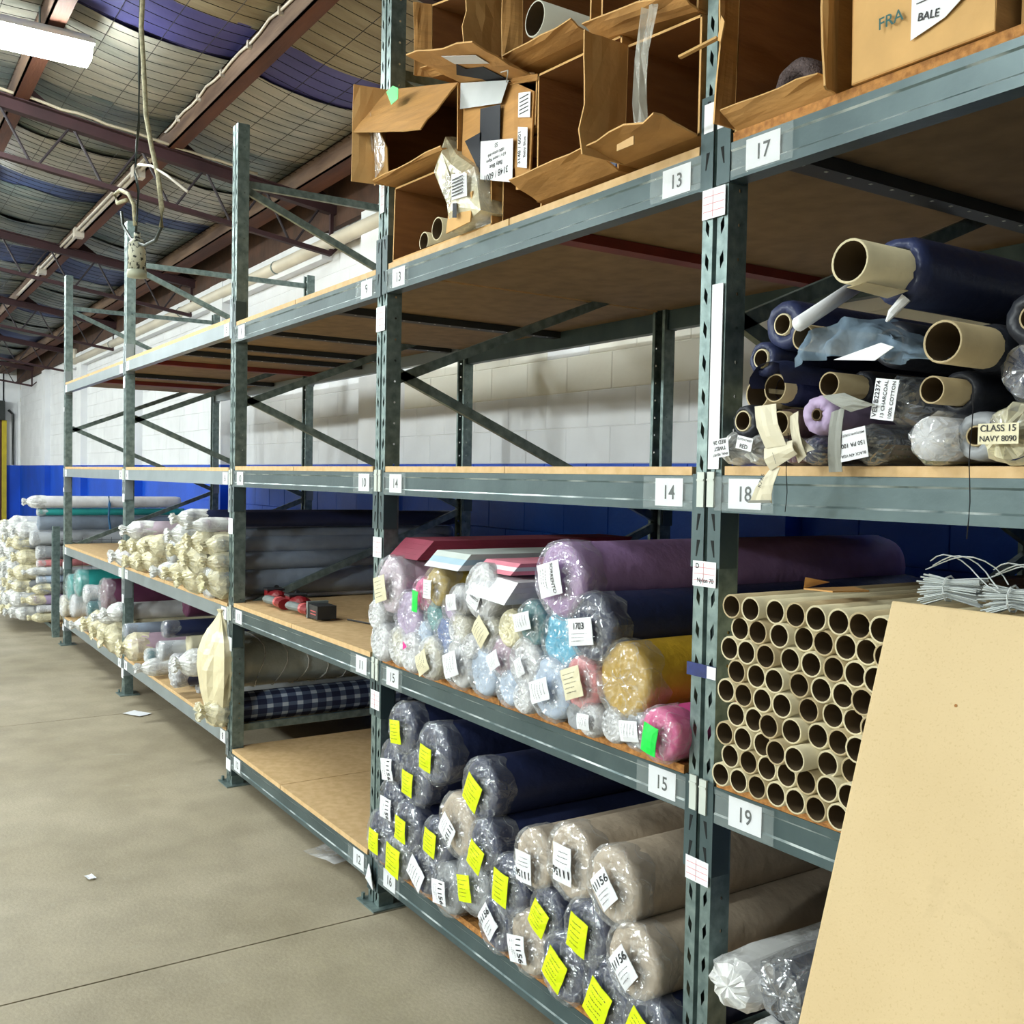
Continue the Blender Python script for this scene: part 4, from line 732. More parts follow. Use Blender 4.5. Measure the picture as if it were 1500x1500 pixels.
# ------------------------------------------------------------------ folded fabric bolts on top of shelf 15
def bolt(pts, h, m, label, layers=1, ms=None):
    """flat bolt: four corners (x,y) at z, thickness h; layers stacked as folds"""
    b = MB(); mm = ms or [m]
    (x0,y0),(x1,y1),(x2,y2),(x3,y3) = pts[0]; z = pts[1]; tilt = pts[2] if len(pts) > 2 else 0
    for k in range(layers):
        zz = z+k*h/layers; e = 0.
        bk = pts[3] if len(pts) > 3 else 0; sh_y = k*pts[4] if len(pts) > 4 else 0; q = [(x0+e,y0+e*2+sh_y,zz),(x1-e,y1+e*2+sh_y,zz+tilt),(x2-e,y2,zz+tilt+bk),(x3+e,y3,zz+bk)]
        b.slab(q, (0,(pts[4] if len(pts) > 4 else 0),h/layers*.985), k % len(mm))
    xs = (x0+x1)/2; ys = min(y0,y1)
    o = b.build('fabric_bolt', mm, None, False, (xs, ys, z)); return tag(o, label, 'folded fabric', 'folded fabric on shelf 15')
zt15 = .938
MAR = mat('maroon_cloth', (150,62,84), .8, 0, .1, 10); PKC = mat('pink_cloth', (232,140,160), .8, 0, .1, 10); WHC = mat('white_cloth', (222,224,232), .75, 0, .05, 10, coat=.3); PBC = mat('pale_blue_cloth', (176,206,224), .75, 0, .06, 10); MINT = mat('mint_grey_cloth', (206,216,212), .75, 0, .06, 10)
bolt((((-3.28,-.0),(-3.065,-.0),(-3.065,.95),(-3.28,.95)),1.312,.0,.0,.017), .066, MAR, 'thick maroon fabric bolt lying flat at the top left of shelf 15', 4)
bolt((((-2.88,-.07),(-2.665,-.07),(-2.665,1.2),(-2.88,1.2)),1.312,.0,.0,.016), .05, PBC, 'folded pale blue and white fabric on top of shelf 15 rolls', 3, [WHC, PBC, MINT])
bolt((((-2.62,-.03),(-2.43,-.03),(-2.43,1.2),(-2.62,1.2)),1.318,.0,.0,.012), .034, PKC, 'folded pink and white fabric stack beside the big lavender roll', 3, [PKC, WHC, PKC])
bolt((((-2.60,-.08),(-2.385,-.08),(-2.385,1.2),(-2.60,1.2)),1.252,-.012,.0,.012), .062, WHC, 'thick folded white fabric wedge left of the big lavender roll', 4, [WHC, FAB['white']])
# elastic band on the dark navy roll
for q in R15:
    if 'elastic' in q[6]:
        b = MB(); rr = q[3]*1.045
        b.tube([(q[0]+rr*math.cos(a), .10+.01*math.sin(a), q[2]+rr*math.sin(a)) for a in [i*2*math.pi/28 for i in range(29)]], .004, 5, cap=False)
        tag(b.build('elastic_band', mat('elastic', (190,205,200), .6, 0, .05), None, True), 'pale elastic band around the dark navy roll on shelf 15', 'elastic band')

# ------------------------------------------------------------------ cardboard tubes on shelf 19
def tube_mesh(r, L, wall, n=20):
    b = MB(); ri = r-wall
    b.lathe_y([(0,ri),(-.0005,r-wall*.5),(0,r),(L,r),(L,ri)], n, 0)
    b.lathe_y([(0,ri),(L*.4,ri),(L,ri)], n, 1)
    return b
TM = [tube_mesh(.0262, 1.3, .0038).data('cardboard_tube', [KRAFT if i else KRAFTL, KRAFTIN], True) for i in range(2)]
for r_i, row in enumerate(T19):
    zr_ = .9372+.0262+(8-r_i)*.0466
    for c_i, (x, yf) in enumerate(row):
        o = link('cardboard_tube', TM[(r_i+c_i*2) % 3 == 0], None, (x, yf, zr_))
        lab = 'kraft tube, %s from left in the %s row from top on shelf 19' % (ORD[c_i], ORD[r_i])
        tag(o, lab, 'cardboard tube', 'cardboard tubes on shelf 19')
# hidden continuation of the stack behind the leaning board keeps the string on top: one more tube column in view only at its top
for c_i in range(8):
    o = link('cardboard_tube', TM[1], None, (T19[0][-1][0]+.053*(c_i+1), -.03+.01*(c_i % 2), .9372+.0262+8*.0466))
    tag(o, 'kraft tube in the top row of shelf 19 behind the leaning board, %s along' % ORD[c_i], 'cardboard tube', 'cardboard tubes on shelf 19')
for r_i in range(1, 9):
    for c_i in range(6):
        o = link('cardboard_tube', TM[1], None, (T19[r_i][-1][0]+.0535*(c_i+1), -.03+.008*((c_i+r_i) % 3), .9372+.0262+(8-r_i)*.0466))
        tag(o, 'kraft tube hidden behind the leaning board, %s column, %s row from top' % (ORD[c_i], ORD[r_i]), 'cardboard tube', 'cardboard tubes on shelf 19')
b = MB(); b.slab([(-1.40,.02,1.382),(-1.31,.0,1.386),(-1.30,.10,1.384),(-1.37,.14,1.383)], (0,0,.003)); b.slab([(-1.40,.02,1.384),(-1.38,.0,1.41),(-1.36,.05,1.40)], (0,.003,0))
tag(b.build('cardboard_scrap', CARD), 'torn scrap of cardboard lying on the top row of tubes', 'cardboard')
# bundles of white string on the tubes
STR = mat('white_string', (216,222,222), .6, 0, .08)
for k, (x, z, lb) in enumerate(((-1.015,1.425,'bundle of white string on the tubes above the leaning board'),(-.90,1.42,'second bundle of white string at the right edge beside the first'))):
    e = empty('string_bundle', (x, -.02, z), lb, 'string')
    rg = random.Random(k+5); b = MB()
    for i in range(46):
        a = rg.uniform(0, 6.28); rr = rg.uniform(.3,1)
        y0 = -.05; p0 = (-.055+.012*rg.random(), y0+.01*rg.random()+.03*rr*math.cos(a)*.6, .030*rr*math.sin(a)-.006)
        p1 = (-.01, y0+.02+.012*math.cos(a)*rr, .016*math.sin(a)*rr); p2 = (.035, y0+.05+.028*math.cos(a)*rr, .026*math.sin(a)*rr-.004)
        b.tube([p0, p1, p2], .0016, 3, cap=False)
    b.build('strands', STR, e)
    b = MB(); b.tube([(-.01+.0*i, -.03+.02*math.cos(i*.7), .022*math.sin(i*.7)) for i in range(10)], .002, 4); b.build('binding', STR, e)
    b = MB()
    for i in range(3):
        b.tube([(-.05+.045*t+.02*math.sin(t+i), -.05+.01*math.cos(t*2+i), .03+.03*math.sin(t*math.pi/3.2+.3*i)) for t in [j*.45 for j in range(9)]], .0012, 3, cap=False)
    b.build('loose_strand', STR, e)
# small dark tube next to the second bundle
# ------------------------------------------------------------------ leaning board in front of shelf 19
MDF = mat('fibreboard', (206,181,138), .62, 0, .06, 2.5, .05, 200, rgb2=(214,190,148), spec=.3)
nt = MDF.node_tree; bs = nt.nodes['Principled BSDF']; old = bs.inputs['Base Color'].links[0].from_socket
tc = nt.nodes.new('ShaderNodeTexCoord'); n1 = nt.nodes.new('ShaderNodeTexNoise'); n1.inputs['Scale'].default_value = 260; n1.inputs['Detail'].default_value = 3
nt.links.new(tc.outputs['Object'], n1.inputs['Vector'])
r1 = nt.nodes.new('ShaderNodeValToRGB'); r1.color_ramp.elements[0].position = .3; r1.color_ramp.elements[1].position = .42; r1.color_ramp.elements[0].color = (.84,.80,.74,1); r1.color_ramp.elements[1].color = (1,1,1,1); nt.links.new(n1.outputs[0], r1.inputs[0])
n2 = nt.nodes.new('ShaderNodeTexNoise'); n2.inputs['Scale'].default_value = 7; n2.inputs['Detail'].default_value = 4; n2.inputs['Distortion'].default_value = 1.5; nt.links.new(tc.outputs['Object'], n2.inputs['Vector'])
r2 = nt.nodes.new('ShaderNodeValToRGB'); r2.color_ramp.elements[0].position = .66; r2.color_ramp.elements[1].position = .76; r2.color_ramp.elements[0].color = (1,1,1,1); r2.color_ramp.elements[1].color = (.9,.89,.88,1); nt.links.new(n2.outputs[0], r2.inputs[0])
def mulc(a, b_):
    x = nt.nodes.new('ShaderNodeMix'); x.data_type = 'RGBA'; x.blend_type = 'MULTIPLY'; x.inputs[0].default_value = .6
    nt.links.new(a, x.inputs[6]); nt.links.new(b_, x.inputs[7]); return x.outputs[2]
nt.links.new(mulc(mulc(old, r1.outputs[0]), r2.outputs[0]), bs.inputs['Base Color'])
PT, PB_ = Vector((-1.11,-.09,1.398)), Vector((-1.11,-.518,.004))
b = MB(); wv = Vector((1.0,0,.006)); nrm = (PT-PB_).cross(wv).normalized()
if nrm.y < 0: nrm = -nrm
b.slab([tuple(PB_), tuple(PB_+wv), tuple(PT+wv), tuple(PT)], tuple(nrm*.016))
o = b.build('leaning_board', MDF, None, False, tuple(PB_)); tag(o, 'large tan fibreboard sheet leaning against the shelving at the lower right', 'board')
md = o.modifiers.new('soft_edge', 'BEVEL'); md.width = .004; md.segments = 2
b = MB()
for u, v in ((.16,1.30),(.62,.9),(.08,.62),(.55,.2)):
    p = (PT-PB_).normalized()*v+Vector((u,0,0))-nrm*.0003; b.tube([tuple(p), tuple(p-nrm*.0006)], .003, 6)
b.build('knot', BOARDE, o)
# ------------------------------------------------------------------ shelf 18: dark rolls, tubes and tags
G18 = 'rolls on shelf 18'
def cored(x, y, z, rt, rf, col, label, proud=.0, L=1.3, seed=1., tm=KRAFTL, frayed=False):
    """fabric roll on a hollow tube; the tube stands proud of the cloth"""
    e = empty('fabric_roll', (x, y, z), label, 'fabric roll', G18)
    b = tube_mesh(rt, L, max(.003, rt*.11), 24); b.build('tube', [tm, KRAFTIN], e, True)
    if rf:
        b = MB(); n = 26
        prof = [(proud+.02,rt*1.02),(proud+.004,rt*1.05),(proud,rf*.7),(proud+.006,rf*.93),(proud+.022,rf)]+[(proud+(L-proud)*t, rf) for t in (.1,.3,.6,.97)]+[(L-.01,rf*.9),(L-.01,rt*1.02)]
        def fn(a, k, yy, rr):
            f = 1+.05*noise.noise((math.cos(a)*1.6+seed, math.sin(a)*1.6, yy*2))+.02*noise.noise((math.cos(a)*6, math.sin(a)*6+seed, yy*6))
            return (rr*f if rr > rt*1.2 else rr), yy+(.016 if frayed else .007)*noise.noise((math.cos(a)*3, math.sin(a)*3+seed, k*.6))*(k < 5)
        b.lathe_y(prof, n, 0, fn); b.build('cloth', FAB[col], e, True)
    return e
NAVYF = FAB['navy']
big = cored(-1.134, -.2, 1.983, .0385, .062, 'navy', 'big navy fabric roll on a wide cardboard tube lying on top of shelf 18', .125, 1.5, 3., KRAFTL, True)
b = MB(); b.slab([(-.02,.02,-.0385),(.02,.02,-.036),(.034,.115,-.041),(-.012,.12,-.047)], (0,0,-.0015)); tag(b.build('torn_flap', KRAFTL, big), 'torn paper flap under the tube')
b = MB(); b.tube([(.02,.13,-.05),(.0,.12,-.075),(-.015,.125,-.088)], [.01,.008,.003], 6); b.build('white_tuft', PAPER, big)
cored(-1.432, -.03, 1.927, .0225, .051, 'navy', 'navy fabric roll with pale ring core, upper left of shelf 18', 0, 1.3, 4.)
cored(-1.488, -.03, 1.862, .0205, .038, 'navy', 'smaller navy roll with pale ring core below the upper left one', 0, 1.3, 5.)
cored(-1.335, -.08, 1.886, .0255, 0, None, 'short kraft tube sticking out below the white paper rod on shelf 18', 0, 1.2, 6., KRAFT)
cored(-1.02, -.1, 1.843, .0365, .044, 'black', 'wide kraft tube sticking far out of a black roll on shelf 18', .12, 1.4, 7., KRAFT)
cored(-1.309, -.03, 1.796, .0245, .034, 'black', 'kraft tube above the lilac roll on shelf 18', .09, 1.3, 8., KRAFT)
cored(-1.064, -.06, 1.768, .0245, .040, 'black', 'kraft tube of a black roll right of the charcoal label', .075, 1.3, 9., KRAFT)
cored(-1.523, .0, 1.792, .033, 0, None, 'kraft tube at the left edge of shelf 18 behind the cream tags', 0, 1.2, 10., KRAFT)
cored(-1.465, -.01, 1.800, .030, .036, 'navy', 'kraft tube half covered by draped navy cloth on shelf 18', .03, 1.3, 11., KRAFT)
cored(-1.535, -.03, 1.733, .0225, .036, 'black', 'small black roll with bright tube ring above the white bags', 0, 1.3, 12.)
cored(-1.46, .0, 1.727, .026, .034, 'brown', 'brown fabric roll with tube behind the hanging cream tags', .02, 1.3, 13., KRAFT)
cored(-1.338, -.03, 1.738, .0125, .041, 'lilac', 'lilac fabric roll with a small dark core on shelf 18', 0, 1.3, 14., KRAFTIN)
cored(-1.005, -.02, 1.688, .018, .043, 'grey', 'grey roll with small tube beside the big clear bag', .0, 1.3, 15., KRAFT)
cored(-.925, -.0, 1.882, .022, .05, 'black', 'black roll with tube at the upper right edge of shelf 18', .0, 1.3, 16., KRAFT)
cored(-1.21, .02, 1.868, .03, .045, 'black', 'black roll hidden under the blue grey net cloth', .0, 1.3, 17., KRAFTIN)
# navy cloth draped over two tubes
b = MB(); nu, nv = 12, 8
vs = []
for i in range(nu+1):
    for k in range(nv+1):
        u, v = i/nu, k/nv
        a = math.radians(200-210*u); rr = .040+.012*noise.noise((u*3, v*3, 2))
        vs.append((-1.455+rr*1.15*math.cos(a), -.045+.30*v+.02*noise.noise((u*4, v, 7)), 1.812+rr*math.sin(a)))
b.add(vs, [(i*(nv+1)+k, (i+1)*(nv+1)+k, (i+1)*(nv+1)+k+1, i*(nv+1)+k+1) for i in range(nu) for k in range(nv)])
tag(b.build('navy_drape', NAVYF, None, True, (-1.455,-.045,1.812)), 'loose navy cloth draped over the tubes at the left of shelf 18', 'cloth')
# white paper rod lying at a slant
a_, c_ = Vector(CARDS['rod'][0]), Vector(CARDS['rod'][1])
b = MB(); b.tube([tuple(a_), tuple(a_.lerp(c_,.5)), tuple(c_)], .0145, 12); tag(b.build('paper_rod', PAPER, None, True, tuple(a_)), 'white rolled paper rod slanting up below the big navy tube', 'paper roll')
# blue grey net cloth
NET = mat('blue_net_cloth', (150,176,200), .6, 0, .15, 12, .4, 60, alpha=.5, spec=.3)
b = MB(); vs = []; nu, nv = 26, 12
for i in range(nu+1):
    for k in range(nv+1):
        u, v = i/nu, k/nv
        x = -1.335+.30*u+.015*noise.noise((u*3, v*3, 1)); z = 1.825+.012*math.sin(u*5)+(.105-.075*abs(u-.32)-.05*u)*(1-(1-v)**2)+.012*noise.noise((u*6, v*5, 3)); y = -.10+.16*v*v+.04*noise.noise((u*5, v*4, 8))+.012*math.sin(u*34+v*3)
        vs.append((x, y, z))
b.add(vs, [(i*(nv+1)+k, (i+1)*(nv+1)+k, (i+1)*(nv+1)+k+1, i*(nv+1)+k+1) for i in range(nu) for k in range(nv)])
o = tag(b.build('net_cloth', NET, None, True, (-1.2,-.1,1.85)), 'bundle of blue grey net cloth hanging out in the middle of shelf 18', 'cloth')
b = MB(); b.slab(CARDS['tpaper'], (0,.002,0)); tag(b.build('paper_sheet', PAPER, None, False, CARDS['tpaper'][0]), 'folded white paper sheet lying in the blue grey net cloth', 'paper')
# cream card tags hanging over the edge
CT = mat('cream_card', (222,214,190), .7, 0, .06, 10); CG = mat('grey_card', (150,152,146), .7, 0, .06, 10)
for k, lb, m in (('a','upper broad cream card tag hanging at the left of shelf 18',CT),('b','middle slanted cream card tag with a pen line on shelf 18',CT),('c','lowest cream card tag hanging over the number 18',CT),('d','narrow cream card tag beside the broad one on shelf 18',CT),
                 ('e','small cream card tag corner under the narrow tag',CT),('f','flat cream card under the kraft tube above the lilac roll',CG),('g','long grey paper strip hanging from the lilac roll',CG)):
    pts = CARDS[k]; b = MB(); p = [Vector(q) for q in pts]
    vs = []; n = 4
    for i in range(n+1):
        for j in range(n+1):
            u, v = i/n, j/n; q = p[0]*(1-u)*(1-v)+p[1]*u*(1-v)+p[2]*u*v+p[3]*(1-u)*v
            vs.append((q.x, q.y-.008*math.sin(math.pi*v)+.004*noise.noise((u*3, v*3, ord(k))), q.z))
    N_ = len(vs); vs += [(a, b_+.0012, c) for a, b_, c in vs]; q = n+1
    b.add(vs, [(i*q+j,(i+1)*q+j,(i+1)*q+j+1,i*q+j+1) for i in range(n) for j in range(n)]+[(N_+i*q+j,N_+i*q+j+1,N_+(i+1)*q+j+1,N_+(i+1)*q+j) for i in range(n) for j in range(n)])
    o = tag(b.build('card_tag', m, None, False, pts[0]), lb, 'card tag', 'card tags on shelf 18')
    if k == 'c':
        b = MB(); mid = (p[1]+p[2])/2-Vector(pts[0]); b.slab([tuple((p[2]*.92+p[1]*.08)-Vector(pts[0])+Vector((0,-.006,0))),tuple((p[3]*.92+p[0]*.08)-Vector(pts[0])+Vector((0,-.006,0))),tuple(p[3]-Vector(pts[0])+Vector((0,-.003,0))),tuple(p[2]-Vector(pts[0])+Vector((0,-.003,0)))], (0,-.001,0)); b.build('brown_edge', CG, o)
        b = MB(); front_text(b, 'K79.5', -.008+.0, -.0135, -.022, .012, 0, 68); b.build('lettering', INK, o)
    if k == 'b':
        b = MB(); front_text(b, '____', .042, -.012, -.018, .012, 0, -66); b.build('lettering', INK, o)
# wrapped things in the bottom row of shelf 18
def bag(x, y, z, rx, rz, L, wrapm, label, inner=None, seed=1., txt=None, nm='wrapped_roll', lm=PAPER, lw=.06, lh=.05, lrot=0, ldx=0, ldz=0):
    b = MB(); prof = [(0,0),(-.006,.35),(.004,.75),(.03,1.),(.12,1.03),(.3,.98),(L,.9),(L+.01,0)]
    def fn(a, k, yy, rr):
        c, s = math.cos(a), math.sin(a); f = 1+.15*noise.noise((c*2.6+seed, s*2.6, k*.8))+.08*noise.noise((c*7, s*7+seed, k*1.6))
        return rr*f, yy+.014*noise.noise((c*5, s*5+seed, k*2.2))
    b.lathe_y(prof, 26, 0, fn)
    b.v = [(p*rx, q, max(r_*rz, -rz*.97)) for p, q, r_ in b.v]
    o = link(nm, b.data(nm, wrapm), None, (x, y, z)); tag(o, label, 'wrapped roll', G18)
    if inner:
        b = MB(); b.lathe_y([(.012,0),(.012,min(rx,rz)*.82),(L-.02,min(rx,rz)*.8),(L-.01,0)], 18); b.build('cloth', FAB[inner], o, True)
    if txt:
        lines = txt.split('|'); b = MB(); ca, sa = math.cos(math.radians(lrot)), math.sin(math.radians(lrot))
        def pt(u, v, d): return (ldx+u*ca+v*sa, -.024-d+.10*(u*u+v*v), ldz-u*sa+v*ca)
        n = 4; q = n+1; vs = [pt(-lw/2+lw*i/n, -lh/2+lh*k/n, 0) for i in range(q) for k in range(q)]+[pt(-lw/2+lw*i/n, -lh/2+lh*k/n, .001) for i in range(q) for k in range(q)]; o2 = q*q
        b.add(vs, [(i*q+k,(i+1)*q+k,(i+1)*q+k+1,i*q+k+1) for i in range(n) for k in range(n)]+[(o2+i*q+k,o2+(i+1)*q+k,o2+(i+1)*q+k+1,o2+i*q+k+1) for i in range(n) for k in range(n)])
        for j, t_ in enumerate(lines):
            tm = text_mesh(t_); xs = [v_.co.x for v_ in tm.vertices]; sz = min(lw*.9/(max(xs)-min(xs)), lh*.9/len(lines)); v0 = lh*(.5-(j+.5)/len(lines))
            oo = len(b.v)
            for v_ in tm.vertices: b.v.append(pt(v_.co.x*sz, v_.co.y*sz+v0, .002))
            for p_ in tm.polygons: b.f.append(tuple(oo+i for i in p_.vertices)); b.m.append(1)
        t = b.build('paper_label', [lm, INK], o); t['label'] = 'printed paper label'
    return o
ZB = 1.6365
bag(-1.575, -.03, ZB+.038, .034, .038, 1.2, WRAP['whitefilm'], 'white plastic wrapped roll at the bottom left corner of shelf 18', None, 2., 'FINAL VELVET|TWIST|RED 26', lrot=172, lw=.05, lh=.04)
bag(-1.505, -.03, ZB+.035, .033, .035, 1.2, WRAP['whitefilm'], 'second white plastic wrapped roll, right of the corner one on shelf 18', None, 3., 'DUTCH TWIST|RED', lrot=12, lw=.045, lh=.028, ldz=.012)
bag(-1.43, -.0, ZB+.030, .028, .030, 1.2, WRAP['clear'], 'clear bagged maroon roll behind the cream card tags', 'plum', 5.)
bag(-1.352, -.03, ZB+.031, .042, .031, 1.2, WRAP['clear'], 'clear plastic bag with a flat navy roll under the lilac roll', 'navy', 4.)
bag(-1.222, -.035, ZB+.040, .046, .040, 1.2, WRAP['clear'], 'black roll in clear plastic with inverted white label', 'black', 6., 'BLACK 474 VGA|150 PA 100/|MIDTOWN STRETCH', lrot=170, lw=.062, lh=.058, ldx=-.004)
bag(-1.165, -.02, 1.758, .040, .048, 1.2, WRAP['clear'], 'charcoal roll in clear plastic with tall white label', 'charcoal', 7., 'VEL B22374|13 CHARCOAL|100% COTTON', lrot=-82, lw=.075, lh=.05, ldx=-.006)
bag(-1.092, -.02, ZB+.020, .022, .021, 1.1, mat('olive_film', (206,200,130), .2, 0, .1, 14, .6, 26, alpha=.75, spec=.8), 'small olive plastic wrapped roll in the bottom row of shelf 18', 'gold', 8.)
bag(-1.075, -.055, ZB+.048, .048, .048, .5, WRAP['clear'], 'big crumpled clear plastic bag with white inside on shelf 18', 'white', 9.)
bag(-.938, -.04, ZB+.052, .056, .053, 1.2, WRAP['cream'], 'navy roll in creased plastic with cream label at the right edge', 'navy', 10., 'CLASS 15|NAVY 8090', lm=CREAMTAG, lw=.07, lh=.034)
bag(-.93, .0, 1.795, .062, .058, 1.2, WRAP['clear'], 'dark blue roll in loose clear plastic at the right edge of shelf 18', 'navy', 11.)
# thin dark threads hanging
for k, (x, z0, z1) in enumerate(((-1.352,1.70,1.545),(-.966,1.76,1.515))):
    b = MB(); b.tube([(x+.002*math.sin(i*1.3), -.095, z0+(z1-z0)*i/8) for i in range(9)], .0011, 4); tag(b.build('thread', INK), 'thin dark thread hanging over the beam of shelf 18, %s one' % ('left' if k == 0 else 'right'), 'thread')

# ------------------------------------------------------------------ shelf 20 behind the leaning board
Z20 = .2025
for x, z, r, c, lb, y in ((-1.5,Z20+.13,.13,'beige','thick beige roll on the board of shelf 20 in the dark',.28),(-1.24,Z20+.13,.13,'beige','thick beige roll second on the board of shelf 20',.30),(-1.37,Z20+.355,.125,'slate','dark slate roll lying on the two thick rolls of shelf 20',.32)):
    lying(x, y, 1.36, z, r, FAB[c], lb, seed=31.+x)
bag(-1.535, -.03, .50, .075, .06, .6, WRAP['whitefilm'], 'white lined plastic bag end at the bottom edge beside the near post', 'white', 21.)['group'] = 'things on shelf 20'
bag(-1.40, -.02, .535, .085, .075, .9, WRAP['clear'], 'clear plastic bag over a dark roll at the bottom edge beside the leaning board', 'charcoal', 22.)['group'] = 'things on shelf 20'
bag(-1.42, -.06, .445, .035, .03, .6, WRAP['whitefilm'], 'small white rolled plastic at the bottom edge', 'white', 23.)['group'] = 'things on shelf 20'

# ------------------------------------------------------------------ cartons on shelves 13 and 17
CG_ = 'cartons on the top shelves'
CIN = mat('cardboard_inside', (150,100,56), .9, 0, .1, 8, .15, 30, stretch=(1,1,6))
BLK = mat('black_print', (30,34,44), .7, 0, .1)
def carton(q, y0, y1, label, flaps=(), closed=False, t=.006):
    """q: front corners (x,z): bottom left, bottom right, top right, top left. Open towards the aisle unless closed.
    flaps: (edge, length, swing degrees from the front plane, material, u0, u1)"""
    cx, cz = sum(p[0] for p in q)/4, min(p[1] for p in q)
    e = empty('carton', (cx, y0, cz), label, 'cardboard box', CG_)
    def put(b, nm, m, par=None):
        o = b.build(nm, m, par or e)
        if not par: o.location = (-cx, -y0, -cz)
        return o
    b = MB(); P = [Vector((p[0],y0,p[1])) for p in q]; D = Vector((0,y1-y0,0)); mid = Vector((sum(p[0] for p in q)/4, y0, sum(p[1] for p in q)/4))
    for i in range(4):
        a, c = P[i], P[(i+1) % 4]; edge = (c-a).normalized(); n_ = Vector((-edge.z,0,edge.x))
        if n_.dot(mid-a) < 0: n_ = -n_
        # walls with a wavy, slightly crushed surface
        nn = 5; vs = []
        for s_ in range(2):
            for j in range(nn+1):
                for k in range(nn+1):
                    u, v = j/nn, k/nn; w_ = .009*abs(noise.noise((u*3+cx*7, v*3, i*2.2+cz)))*math.sin(math.pi*u)
                    vs.append(tuple(a.lerp(c,u)+D*v+n_*(w_+t*s_)))
        N_ = (nn+1)**2; q_ = nn+1
        b.add(vs, [(j*q_+k,(j+1)*q_+k,(j+1)*q_+k+1,j*q_+k+1) for j in range(nn) for k in range(nn)], 0)
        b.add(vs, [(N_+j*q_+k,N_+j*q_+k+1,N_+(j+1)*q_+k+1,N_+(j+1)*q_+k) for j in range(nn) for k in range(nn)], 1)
        b.add([tuple(a),tuple(c),tuple(c+n_*t),tuple(a+n_*t)], [(0,1,2,3)], 2)
    b.add([tuple(p+D) for p in P], [(3,2,1,0)], 1)
    put(b, 'box_body', [CARD, CIN, CARDL])
    if closed:
        b = MB(); b.slab([tuple(p+Vector((0,-.001,0))) for p in P], (0,.006,0)); put(b, 'box_front', CARD)
    for fl_ in flaps:
        i, ln, ang, m, u0, u1 = fl_
        a, c = P[i], P[(i+1) % 4]; a, c = a.lerp(c,u0), a.lerp(c,u1); edge = (c-a).normalized(); out = Vector((edge.z,0,-edge.x))
        if out.dot(mid-(a+c)/2) > 0: out = -out
        r_ = math.radians(ang); d = out*math.cos(r_)+Vector((0,-1,0))*math.sin(r_)     # 0: flat in the front plane pointing outwards; 90: straight out to the aisle
        nn = 5; b = MB(); vs = []; nr = d.cross(edge).normalized()
        for s_ in range(2):
            for j in range(nn+1):
                for k in range(nn+1):
                    u, v = j/nn, k/nn; lnn = ln*(1+.10*noise.noise((u*5, cx*3, i)))
                    vs.append(tuple(a.lerp(c,u)+d*lnn*v+nr*(.012*noise.noise((u*3, v*3+cx, cz*5+i))*v+s_*.0045)))
        N_ = (nn+1)**2; q_ = nn+1
        b.add(vs, [(j*q_+k,(j+1)*q_+k,(j+1)*q_+k+1,j*q_+k+1) for j in range(nn) for k in range(nn)]+[(N_+j*q_+k,N_+j*q_+k+1,N_+(j+1)*q_+k+1,N_+(j+1)*q_+k) for j in range(nn) for k in range(nn)], 0)
        rim = [k for k in range(q_)]; end = [nn*q_+k for k in range(q_)]
        for L_ in ([j*q_+nn for j in range(q_)], rim, end):
            for a1, a2 in zip(L_, L_[1:]): b.add([vs[a1],vs[a2],vs[N_+a2],vs[N_+a1]], [(0,1,2,3)], 1)
        put(b, 'flap', [m, CARDL])
    return e, put
Z13, Z17 = 2.3685, 2.3715
def loose_tube(x, y, z, r, label, m=KRAFTL, L=1.1):
    o = link('cardboard_tube', tube_mesh(r, L, .004, 22).data('cardboard_tube', [m, KRAFTIN], True), None, (x, y, z)); return tag(o, label, 'cardboard tube')
c1, put = carton([(-3.285,Z13),(-2.615,Z13),(-2.625,2.605),(-3.275,2.63)], .0, 1.3, 'dark open carton at the bottom left of shelf 13 holding two tubes', [])
loose_tube(-3.087, .02, 2.409, .033, 'left kraft tube inside the bottom left carton on shelf 13', KRAFTL)
loose_tube(-2.957, .0, 2.424, .0385, 'right kraft tube inside the bottom left carton on shelf 13', KRAFTL)
c2, put = carton([(-3.316,2.645),(-2.795,2.635),(-2.80,2.85),(-3.316,2.985)], -.02, 1.2, 'crushed open carton with tape and green sticker at the upper left of shelf 13', [(3,.12,78,CARDL,.0,1.),(2,.20,145,CARD,.0,.98),(0,.05,100,CARD,.0,.95)])
b = MB(); b.slab([(-3.385,-.03,2.66),(-3.23,-.05,2.665),(-3.20,-.07,2.74),(-3.27,-.09,2.86),(-3.40,-.04,2.88)], (0,.004,0)); put(b, 'torn_flap', CARDL)
for k, pts in enumerate(([(-3.37,-.055,2.74),(-3.30,-.075,2.76),(-3.27,-.10,2.88),(-3.36,-.07,2.86)],[(-3.30,-.065,2.66),(-3.21,-.075,2.68),(-3.195,-.08,2.75),(-3.25,-.10,2.84)])):
    b = MB(); b.slab(pts, (0,-.001,0)); put(b, 'clear_tape', WRAP['clear'])
c5, put = carton([(-2.785,2.615),(-2.39,2.60),(-2.385,2.745),(-2.79,2.845)], .0, 1.2, 'carton with a big black arrow on its front flap on shelf 13', [(2,.22,80,CARD,.05,.98)])
fa, fb = Vector((-2.385,0,2.745)), Vector((-2.79,0,2.845)); fe = (fb-fa).normalized(); fo = Vector((-fe.z,0,fe.x)); fo = fo if fo.z > 0 else -fo
fd = fo*math.cos(math.radians(80))+Vector((0,-1,0))*math.sin(math.radians(80)); fn_ = Vector((0,0,-1))*.007
fp = lambda u, v: tuple(fa.lerp(fb,u)+fd*.22*v+fn_)
